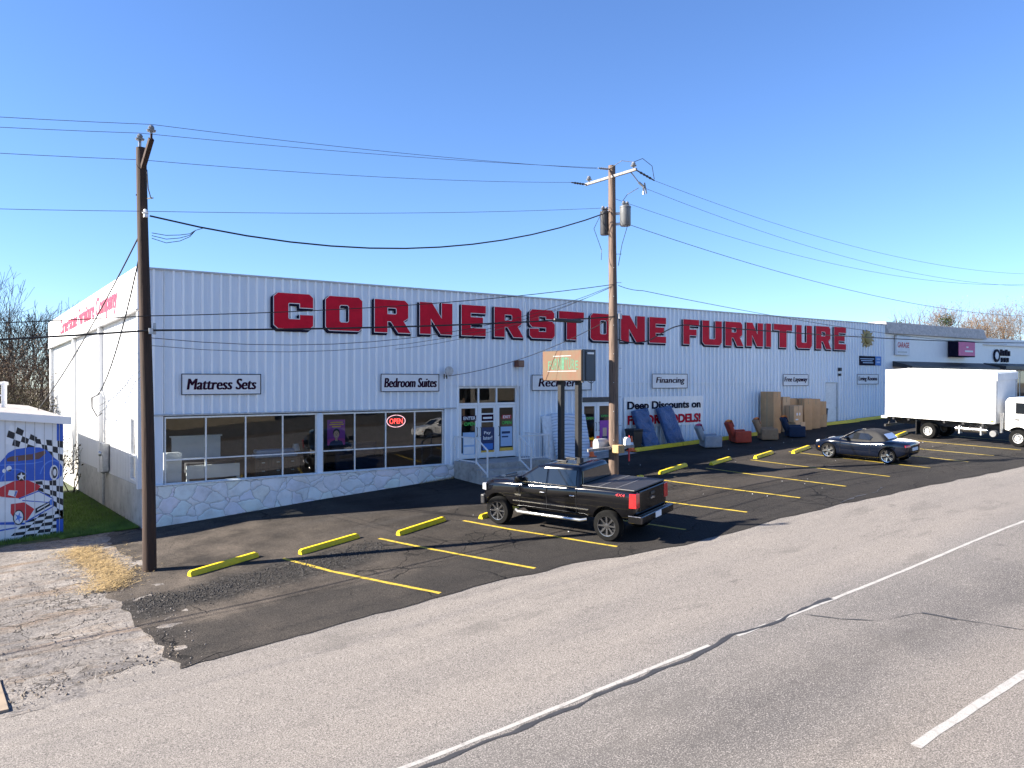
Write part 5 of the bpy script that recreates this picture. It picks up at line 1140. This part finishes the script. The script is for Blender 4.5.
for sg in(-1,1):
    q=[(4.02,1.55),(5.05,1.55),(4.94,2.06),(4.02,2.06)];b=MB();pts=[(x,sg*1.004,z) for x,z in q];b.prism(pts,(0,sg*.006,0));b.build('side_window',M['autoglass'],t)
    b=MB();b.box(3.92,3.93,min(sg*.99,sg*1.004),max(sg*.99,sg*1.004),1.0,2.3);b.box(5.14,5.15,min(sg*.99,sg*1.004),max(sg*.99,sg*1.004),.8,1.9);b.build('door_seam',M['black'],t)
    b=MB();b.box(4.0,4.18,min(sg*1.0,sg*1.03),max(sg*1.0,sg*1.03),1.24,1.31);b.build('door_handle',M['black'],t,bevel=.008)
    b=MB();b.tube([(5.15,sg*1.0,2.1),(5.35,sg*1.25,2.1),(5.35,sg*1.25,1.4),(5.2,sg*1.0,1.4)],.018,6);b.box(5.3,5.36,min(sg*1.12,sg*1.32),max(sg*1.12,sg*1.32),1.5,1.98);b.build('mirror',M['black'],t)
    b=MB();b.box(5.38,5.44,min(sg*.62,sg*.95),max(sg*.62,sg*.95),.85,1.05);b.build('headlight',M['lens'],t,bevel=.02)
b=MB();b.prism([(5.395,-.88,1.58),(5.395,.88,1.58),(5.19,.82,2.1),(5.19,-.82,2.1)],(.02,0,.01));b.build('windshield',M['autoglass'],t)
b=MB();b.box(5.36,5.5,-1.0,1.0,.45,.72);b.build('front_bumper',M['white_paint_car'],t,bevel=.03)
b=MB();b.box(3.6,3.68,-.9,.9,.75,.95);b.build('cab_mount',M['dark'],t)
for x in(0,4.15):
    for y in(-.93,.93): wheel(t,x,y,.4,.24,.225,0,M['rimgrey'],M['rimdark'],2)
for y in(-.66,.66): wheel(t,0,y,.4,.22,.215,0,M['rimgrey'],M['rimdark'],2)
place(t,36.42,-7.38,(0.0,-1.),.016)
# ================================================================== PAINTED SHED
t=thing('painted_shed','white metal shed painted with hot rods and a chequered flag mural','shed',(-4.6,1.2,-1.75),world=True)
X0,X1,Y0=-7.0,-2.14,1.16
def ez(s): return 1.84+.0+.1*(X1-s)            # gable rises to the left, ridge at the middle
mid=(X0+X1)/2;rz=ez(mid)
b=MB();b.prism([(X0,Y0,-2.2),(X1,Y0,-2.2),(X1,Y0,ez(X1)),(mid,Y0,rz),(X0,Y0,ez(X1))],(0,15,0));b.build('wall',mk_siding('shed_siding',(.72,.74,.77),.2),t)
b=MB()
for a,c in((mid,X1+.18),(mid,X0-.18)):
    za=rz;zc=ez(X1)-.02
    b.prism([(a,Y0-.12,za+.02),(c,Y0-.12,zc+.0),(c,Y0-.12,zc+.16),(a,Y0-.12,za+.18)],(0,15.3,0))
b.build('roof',simple('shed_roof_sheet',(.3,.28,.265),.6,0,var=.15),t)
b=MB();b.prism([(mid,Y0-.16,rz-.02),(X1+.22,Y0-.16,ez(X1)-.06),(X1+.22,Y0-.16,ez(X1)+.18),(mid,Y0-.16,rz+.22)],(0,.04,0));b.prism([(mid,Y0-.16,rz-.02),(X0-.22,Y0-.16,ez(X1)-.06),(X0-.22,Y0-.16,ez(X1)+.18),(mid,Y0-.16,rz+.22)][::-1],(0,.04,0));b.build('fascia',M['fascia'],t)
mm=['m_blue','m_black','p_white','m_red','m_blue2','p_brown','galv'];MI={k:i for i,k in enumerate(mm)}
b=MB()
def mp(X,Y,k=0): return (-3.75+X/5.125*.02556,Y0-.004-.0012*k,1.95-(Y/5.12-20)*.0319)
def mpoly(pts,m,k): b.poly([mp(x,y,k) for x,y in pts],MI[m])
def mell(cx,cy,rx,ry,m,k,a0=0,a1=360,n=24): mpoly([(cx+rx*math.cos(R(a0+(a1-a0)*i/n)),cy+ry*math.sin(R(a0+(a1-a0)*i/n))) for i in range(n if a1-a0==360 else n+1)],m,k)
def marc(cx,cy,rx,ry,a0,a1,w,m,k,n=14):
    o=[(cx+rx*math.cos(R(a0+(a1-a0)*i/n)),cy+ry*math.sin(R(a0+(a1-a0)*i/n))) for i in range(n+1)];q=[(cx+(rx-w)*math.cos(R(a0+(a1-a0)*i/n)),cy+(ry-w)*math.sin(R(a0+(a1-a0)*i/n))) for i in range(n+1)]
    for i in range(n): mpoly([o[i],o[i+1],q[i+1],q[i]],m,k)
def checker(p00,p10,p11,p01,nu,nv,k,par=0):
    f=lambda u,v:tuple((p00[i]*(1-u)+p10[i]*u)*(1-v)+(p01[i]*(1-u)+p11[i]*u)*v for i in(0,1))
    for i in range(nu):
        for j in range(nv):
            mpoly([f(i/nu,j/nv),f((i+1)/nu,j/nv),f((i+1)/nu,(j+1)/nv),f(i/nu,(j+1)/nv)],'m_black' if (i+j+par)%2 else 'p_white',k)
mpoly([(287,112),(323,112),(323,215),(287,240)],'m_blue',0)
checker((38,118),(180,190),(158,258),(8,215),4,3,1,0);checker((165,196),(322,215),(322,318),(190,270),5,3,1,1)
checker((170,412),(322,412),(322,610),(190,500),4,6,0,1);checker((20,690),(150,585),(322,565),(322,690),7,4,0,0);mpoly([(285,612),(323,612),(323,692),(285,692)],'m_blue',2)
mpoly([(-40,330),(5,285),(25,262),(60,246),(140,238),(195,242),(235,258),(262,288),(300,318),(318,345),(316,390),(290,408),(240,412),(200,405),(160,408),(100,402),(-40,402)],'m_blue',3)
mpoly([(18,290),(40,280),(150,273),(222,258),(228,272),(190,300),(60,306),(20,304)],'p_brown',4);mpoly([(70,284),(76,283),(76,304),(70,305)],'m_blue',5);mpoly([(158,274),(166,272),(166,301),(158,302)],'m_blue',5)
marc(60,400,75,58,180,330,6,'m_blue2',5);marc(265,390,72,82,190,300,7,'m_blue2',5);mpoly([(-30,318),(160,318),(210,310),(210,314),(160,323),(-30,323)],'m_blue2',5)
mell(272,372,24,38,'p_white',5);mell(274,372,17,30,'m_black',6);mell(276,372,9,18,'p_white',7);mell(95,383,26,22,'m_black',5)
mpoly([(95+ (22 if i%2==0 else 9)*math.cos(R(-90+36*i)),383+(22 if i%2==0 else 9)*math.sin(R(-90+36*i))) for i in range(10)],'p_white',6)
mell(30,340,14,14,'p_white',5);mell(5,350,10,10,'p_white',5)
mpoly([(-40,440),(15,418),(60,402),(130,403),(200,436),(180,457),(80,490),(10,480),(-40,470)],'m_red',5);mpoly([(30,446),(76,452),(64,482),(24,470)],'p_white',6);mpoly([(62,455),(74,453),(64,480),(56,478)],'m_blue',7)
mpoly([(-40,480),(80,490),(185,460),(262,500),(268,540),(160,588),(115,612),(50,600),(-40,590)],'p_white',4)
for q in([(80,490),(185,459),(188,464),(84,495)],[(180,460),(186,458),(266,500),(262,505)],[(262,500),(268,500),(270,545),(264,545)],[(268,540),(270,546),(120,614),(116,608)],[(100,500),(240,520),(240,524),(100,505)]): mpoly(q,'m_blue',6)
mpoly([(40,516),(110,512),(165,550),(125,604),(62,598),(38,560)],'m_red',5);mell(80,585,30,38,'m_black',6);mell(80,585,24,32,'p_white',7);mpoly([(80+(22 if i%2==0 else 8)*math.cos(R(-70+36*i)),585+(28 if i%2==0 else 10)*math.sin(R(-70+36*i))) for i in range(10)],'m_blue2',8)
mpoly([(170,548),(252,514),(252,538),(170,574)],'m_black',5);mpoly([(180,552),(244,524),(244,530),(180,560)],'p_white',6);mell(256,522,9,16,'m_blue2',7)
mpoly([(-40,600),(60,606),(120,616),(110,624),(-40,612)],'m_blue',5);mpoly([(-40,640),(70,632),(70,638),(-40,648)],'m_blue',5)
for X in(-100,-45,8,60,115,165,217,262,300): mpoly([(X,60 if X<0 else 100),(X+3,60 if X<0 else 100),(X+3,692),(X,692)],'galv',9)
b.build('mural',[M[k] for k in mm],t)
t=thing('vent_pipe','pair of white vent pipes rising behind the painted shed','vent pipe',(-3.3,9,-2),world=True)
b=MB();
for ds in(0,.3): b.tube([(-3.62+ds,9,-1),(-3.62+ds,9,3.05)],.1,10);b.lathe([(.14,3.0),(.14,3.12),(.001,3.14)],10,0,'z',(-3.62+ds,9,0))
b.bar((-3.62,9,2.6),(-3.32,9,2.6),.06,.06);b.build('pipe',M['whiteclean'],t,smooth=40)
# ================================================================== TREES AND PLANTS
def grow(b,p,d,L,r,lev,rng,mx,spread=.8,up=.06,thin=None,tips=None,rmin=.012):
    k=4 if lev<3 else 2;pts=[p];rs=[r];q=p
    for i in range(k):
        d=(d+Vector((rng.uniform(-1,1),rng.uniform(-1,1),rng.uniform(-.8,1)))*(.12 if lev==0 else .26)+Vector((0,0,up))).normalized()
        q=q+d*(L/k);pts.append(q);rs.append(max(rmin*.8,r*(1-.32*(i+1)/k)))
    (b if lev<2 or thin is None else thin).tube(pts,rs,7 if lev<2 else (4 if lev<4 else 3),0,False)
    if lev>=mx:
        if tips is not None: tips.append(q)
        return
    nb=rng.randint(3,4) if lev<4 else rng.randint(2,3)
    a0=rng.uniform(0,6.28)
    for i in range(nb):
        a=a0+i*2.4+rng.uniform(-.5,.5);x=d.orthogonal().normalized();y=d.cross(x);s=rng.uniform(.55,1.1)*spread*(.45 if i==0 else 1)
        nd=(d+(x*math.cos(a)+y*math.sin(a))*s+Vector((0,0,up))).normalized()
        f=rng.uniform(.45,1.)*k;ii=min(int(f),k-1);bp=pts[-1] if i==0 else pts[ii].lerp(pts[ii+1],f-ii)
        grow(b,bp,nd,L*rng.uniform(.6,.84),max(rmin,rs[-1]*(rng.uniform(.5,.75) if i else .85)),lev+1,rng,mx,spread,up,thin,tips,rmin)
bark=mk_wood('dark_bark',(.04,.032,.028),(.075,.062,.052));twig=simple('dark_twigs',(.034,.025,.02),.9,0,var=.3);twigb=simple('russet_twigs',(.15,.1,.066),.9,0,var=.35,scale=.4);twiggrey=simple('grey_twigs',(.12,.1,.09),.9,0,var=.3)
leafg=simple('winter_leaves_olive',(.04,.042,.012),.8,0,var=.5,scale=.8);leafb=simple('winter_leaves_brown',(.07,.05,.025),.85,0,var=.5,scale=.9);leafo=simple('orange_leaves',(.2,.11,.035),.8,0,var=.4,scale=.6);evg=simple('evergreen_leaves',(.03,.05,.018),.8,0,var=.4)
def leaves(b,cs,n,rad,sz,rng,m=0):
    for c in cs:
        for i in range(n):
            p=c+Vector((rng.gauss(0,rad),rng.gauss(0,rad),rng.gauss(0,rad*.8)));a=Vector((rng.uniform(-1,1),rng.uniform(-1,1),rng.uniform(-1,1))).normalized();o=a.orthogonal().normalized();q=a.cross(o);s=sz*rng.uniform(.6,1.4)
            b.add([p-o*s,p+q*s*.6,p+o*s,p-q*s*.6],[(0,1,2,3)],m)
def tree(label,s,n,h,seed,mx=6,tw=twig,tr=bark,spread=.85,leaf=None,r0=.24,grp='bare winter trees',clumps=None,nm='bare_tree'):
    rng=random.Random(seed);t=thing(nm,label,'tree',(s,n,g(s,n)),grp,world=True);b=MB();th=MB();tips=[];p=Vector((s,n,g(s,n)-.1))
    L=h*.26
    grow(b,p,Vector((rng.uniform(-.1,.1),0,1)),L,r0,0,rng,mx,spread,.06,th,tips)
    b.build('trunk',tr,t,smooth=60);c=th.build('crown',tw,t)
    if leaf: lb=MB();leaves(lb,tips[::leaf[3]],leaf[0],leaf[1],leaf[2],rng);lb.build('leaves',leaf[4],t)
    if clumps: lb=MB();leaves(lb,[tips[int(len(tips)*u)] for u in clumps],260,.5,.12,rng);lb.build('evergreen_clump',evg,t)
    return t
tree('tallest bare tree behind the left end of the store at the frame edge',-1.25,38,15.5,3,6,r0=.28);tree('smaller bare tree with fine twigs just left of the white fascia',.6,34.5,15.0,8,6,r0=.22)
tree('slender bare tree between the two larger ones, behind the brush',-.6,47,13.5,21,6);tree('bare tree behind the brush left of the tallest one',-6.5,44,15,5,6)
def bush(label,s,n,h,w,seed,lm,nl,tw=twig,ns=22,sz=.06):
    rng=random.Random(seed);t=thing('bush',label,'bush',(s,n,g(s,n)),'winter brush behind the shed',world=True);b=MB();tips=[];z=g(s,n)
    for i in range(ns):
        a=rng.uniform(0,6.28);p=Vector((s+rng.uniform(-w,w)*.5,n+rng.uniform(-w,w)*.4,z));d=Vector((math.cos(a)*.35,math.sin(a)*.35,1)).normalized();grow(b,p,d,h*.36*rng.uniform(.7,1.1),.03,3,rng,6,.75,.1,None,tips,.009)
    b.build('stems',tw,t);lb=MB();leaves(lb,tips,nl,.35,sz,rng);lb.build('leaves',lm,t);return t
dleafb=simple('dark_brown_leaves',(.062,.036,.018),.85,0,var=.5,scale=.9);dleafg=simple('dark_olive_leaves',(.035,.029,.009),.85,0,var=.6,scale=.8)
bush('dense brown brush with olive leaves left of the store rear corner',-1.2,29.5,8.4,3.4,1,dleafb,5,ns=30);bush('dark leafy brush behind the vent pipes',-3.4,27,8.2,3.6,2,dleafb,5,ns=30);bush('olive green brush low behind the shed roof',-1.9,24,6.2,3,4,dleafg,4);bush('brown brush behind the shed at the frame edge',-6,28,8,4,6,dleafb,3)
bush('small tangle of dry brush between the shed and the side wall',-.85,14.5,3.0,1.2,9,leafb,1,ns=10)
RU=.02
tree('bare tree with dark evergreen clumps above the shingled parapet',104,30,16.5,31,5,twiggrey,leaf=None,clumps=(.12,.3,.45,.62,.8,.9),r0=.25)
tree('russet bare tree right of the one with evergreen clumps',108,26.5,14,32,6,twigb,leaf=(1,.4,.07,2,leafb),r0=.25)
tree('wide russet bare tree with orange leaves behind the low shop',109,21,15,33,6,twigb,leaf=(1,.4,.07,2,leafo),r0=.28)
tree('tall pale bare tree at the right edge behind the low shop',112,17.5,16.5,34,6,twiggrey,leaf=(1,.4,.07,3,leafo),r0=.28)
tree('low russet bare tree between the taller ones behind the shops',102,27,12.5,35,6,twigb,r0=.2)
tree('russet bare tree at the right end of the shingled parapet',104,23.5,14.5,37,6,twigb,leaf=(1,.4,.07,2,leafo),r0=.24)
tree('dense russet bare tree farther back behind the shops',122,25,17,36,6,twigb,leaf=(1,.4,.08,2,leafb),r0=.28)
# grass, straw, rubble: uncountable
def blades(name,label,cat,mat,n,pos,h0,h1,w,lay=0.,seed=1,mats=None):
    rng=random.Random(seed);b=MB()
    for i in range(n):
        s,nn=pos(rng)
        if s is None: continue
        z=g(s,nn)+.012;h=rng.uniform(h0,h1);a=rng.uniform(0,6.28);l=rng.uniform(.1,.6)+lay;d=Vector((math.cos(a)*l,math.sin(a)*l,1 if not lay else rng.uniform(.0,.5))).normalized();q=Vector((-math.sin(a),math.cos(a),0))*w
        p=Vector((s,nn,z+(rng.uniform(0,.1) if lay else 0)));b.add([p-q,p+q,p+d*h*.6+q*.6,p+d*h],[(0,1,2),(0,2,3)],0)
    return tag(b.build(name,mat),label,cat,None,'stuff')
gm=simple('green_grass_blades',(.11,.19,.03),.7,0,var=.4,scale=1.5);sm=simple('dry_straw',(.36,.255,.115),.8,0,var=.35,scale=3)
blades('grass','green grass growing between the painted shed and the white side wall','grass',gm,26000,lambda r:(lambda n:(-.08-r.random()**.9*(2.2+n*.05),n))(.25+14*r.random()**1.5),.05,.13,.007,0,1)
blades('grass','fringe of green grass along the foot of the painted shed','grass',gm,5000,lambda r:(-8+6*r.random(),.72+.42*r.random()**.7),.06,.2,.007,0,2)
def strawpos(r):
    n=-1.5-4.9*r.random();c=-2.15+ (.35*math.sin((n+1.5)*-.7))-.0*n;c=-2.1+.12*(-1.5-n) if n>-5 else -1.68-.25*(-5-n)
    return c+r.gauss(0,.26)*(1 if r.random()<.9 else 1.9),n+r.gauss(0,.12)
blades('straw','patch of dry yellow straw lying on the broken asphalt','straw',sm,7500,strawpos,.06,.18,.008,1.5,3)
blades('weeds','thin line of dry weeds at the foot of the stone base','weeds',sm,260,lambda r:(11.6-1.6*r.random()**1.5,-.16-.1*r.random()),.04,.14,.006,0,5)
def stones(name,label,mat,n,pos,r0,r1,seed):
    rng=random.Random(seed);b=MB()
    for i in range(n):
        s,nn=pos(rng);r=r0+(r1-r0)*rng.random()**3;z=g(s,nn)+.016+r*.1
        o=[Vector((rng.uniform(.6,1.2)*x*r,rng.uniform(.6,1.2)*y*r,rng.uniform(.5,.9)*zz*r)) for x,y,zz in((1,0,0),(-1,0,0),(0,1,0),(0,-1,0),(0,0,1),(0,0,-.6))];a=rng.uniform(0,6.28);m=Matrix.Rotation(a,3,'Z')
        b.add([Vector((s,nn,z))+m@v for v in o],[(0,2,4),(2,1,4),(1,3,4),(3,0,4),(2,0,5),(1,2,5),(3,1,5),(0,3,5)])
    return tag(b.build(name,mat),label,'rubble',None,'stuff')
stones('rubble','loose pale stones scattered over the broken asphalt at the left',simple('pale_stones',(.17,.15,.135),.9,0,var=.4,scale=9),4200,lambda r:(-7+6*r.random(),-12.4+9.5*r.random()**.8),.006,.03,3)
stones('rubble','broken pale chunks along the ragged edge of the road shoulder',simple('pale_chunks',(.18,.145,.11),.9,0,var=.4,scale=9),260,lambda r:(lambda u:(-5.5+4.0*u,-11.9+.5*u+r.gauss(0,.25)))(r.random()),.008,.04,4)
stones('rubble','dark crumbled asphalt in the worn strip below the first wheel stops',simple('dark_crumbs',(.03,.028,.027),.9,0,var=.5,scale=9),5200,lambda r:(lambda s:(s,-8.0+.12*s+r.gauss(0,.34)))(-1.7+6.6*r.random()**1.15),.008,.035,5)
stones('litter','tiny bits of pale litter strewn over the parking lot',M['p_white'],60,lambda r:(8+26*r.random(),-3-8.5*r.random()),.012,.035,6)
# ================================================================== across the road (seen in the window reflections)
def bldg(label,s0,s1,n0,h,col):
    z=g((s0+s1)/2,n0)-.3;t=thing('roadside_building',label,'building',((s0+s1)/2,n0,z),world=True)
    b=MB();b.box(s0,s1,n0-12,n0,z,z+h);b.build('wall',simple('stucco',col,.8),t);b=MB();b.box(s0-.2,s1+.2,n0-12.2,n0+.2,z+h+.002,z+h+.35);b.build('roof',M['trim'],t)
    b=MB();k=int((s1-s0)/3.2)
    for i in range(k): b.box(s0+.6+i*3.2,s0+2.8+i*3.2,n0+.002,n0+.03,z+1.2,z+2.8)
    b.build('window',M['autoglass'],t)
bldg('tan low building across the road mirrored in the left-hand window',10,24,-56,3.6,(.3,.25,.18));bldg('pale low building across the road mirrored in the right-hand window',34,54,-58,3.8,(.33,.31,.28))
for i,(s,n,h,sd) in enumerate([(4,-54,9,51),(8,-60,10,52),(28,-54,9,53),(58,-56,10,54),(-4,-52,9,55)]):
    tree('leafy tree across the road, mirrored dimly in the store windows',s,n,h,sd,4,twig,leaf=(9,.5,.16,1,leafg),grp='trees across the road mirrored in the windows',nm='roadside_tree')
t=lowcar('white car driving along the road, mirrored in the right-hand window','white_paint_car','white_paint_car','parked_car','car');place(t,22.9,-20.1,(-1,-.03),.004)
struct(MB().grid([[(s,n,g(s,n)-.04) for s in frange(-80,120,4)] for n in frange(-39.5,-36,1)]).build('verge',simple('dry_verge',(.055,.038,.022),.9,0,var=.4,scale=.4)))
struct(MB().grid([[(s,n,g(s,n)-.03) for s in frange(-80,120,4)] for n in frange(-62,-39.5,2)]).build('far_lot',simple('grey_far_lot',(.045,.042,.04),.9,0,var=.4,scale=.3)))
# ================================================================== LIGHT, SKY, CAMERA
AZ,EL=R(26),R(31.4)
d=Vector((math.cos(AZ)*math.cos(EL),-math.sin(AZ)*math.cos(EL),-math.sin(EL)))
L=bpy.data.lights.new('sun','SUN');L.energy=SUN;L.angle=R(.5);L.color=(1,.915,.79);o=bpy.data.objects.new('sun',L);COL.objects.link(o);o.rotation_euler=d.to_track_quat('-Z','Y').to_euler();o.location=(0,0,40)
w=bpy.data.worlds.new('World');SC.world=w;w.use_nodes=True;nt=w.node_tree;nt.nodes.clear()
sky=nt.nodes.new('ShaderNodeTexSky');sky.sky_type='NISHITA';sky.sun_disc=False;sky.sun_elevation=EL;sky.sun_rotation=math.atan2(-d.x,-d.y);sky.air_density=AIR;sky.dust_density=DUST;sky.ozone_density=OZ;sky.altitude=ALT
bg=nt.nodes.new('ShaderNodeBackground');bg.inputs[1].default_value=SKY;ou=nt.nodes.new('ShaderNodeOutputWorld');tint=nt.nodes.new('ShaderNodeMix');tint.data_type='RGBA';tint.blend_type='MULTIPLY';tint.inputs[0].default_value=1;tint.inputs[7].default_value=(*TINT,1);nt.links.new(sky.outputs[0],tint.inputs[6]);nt.links.new(tint.outputs[2],bg.inputs[0]);nt.links.new(bg.outputs[0],ou.inputs[0])
cam=bpy.data.cameras.new('camera');cam.sensor_width=36;cam.lens=790/1024*36;cam.shift_y=-4/1024;cam.clip_end=3000;cam.clip_start=.1
co=bpy.data.objects.new('camera',cam);COL.objects.link(co);co.location=(-5.23,-27.65,3.2);co.rotation_euler=(R(90),0,-math.atan2(.584,.812));SC.camera=co
SC.view_settings.view_transform='Standard';SC.view_settings.look='None';SC.view_settings.gamma=1;SC.view_settings.exposure=EXPO;SC.view_settings.use_curve_mapping=False
SC.cycles.max_bounces=8;SC.cycles.transparent_max_bounces=10;SC.cycles.glossy_bounces=4;SC.cycles.diffuse_bounces=3
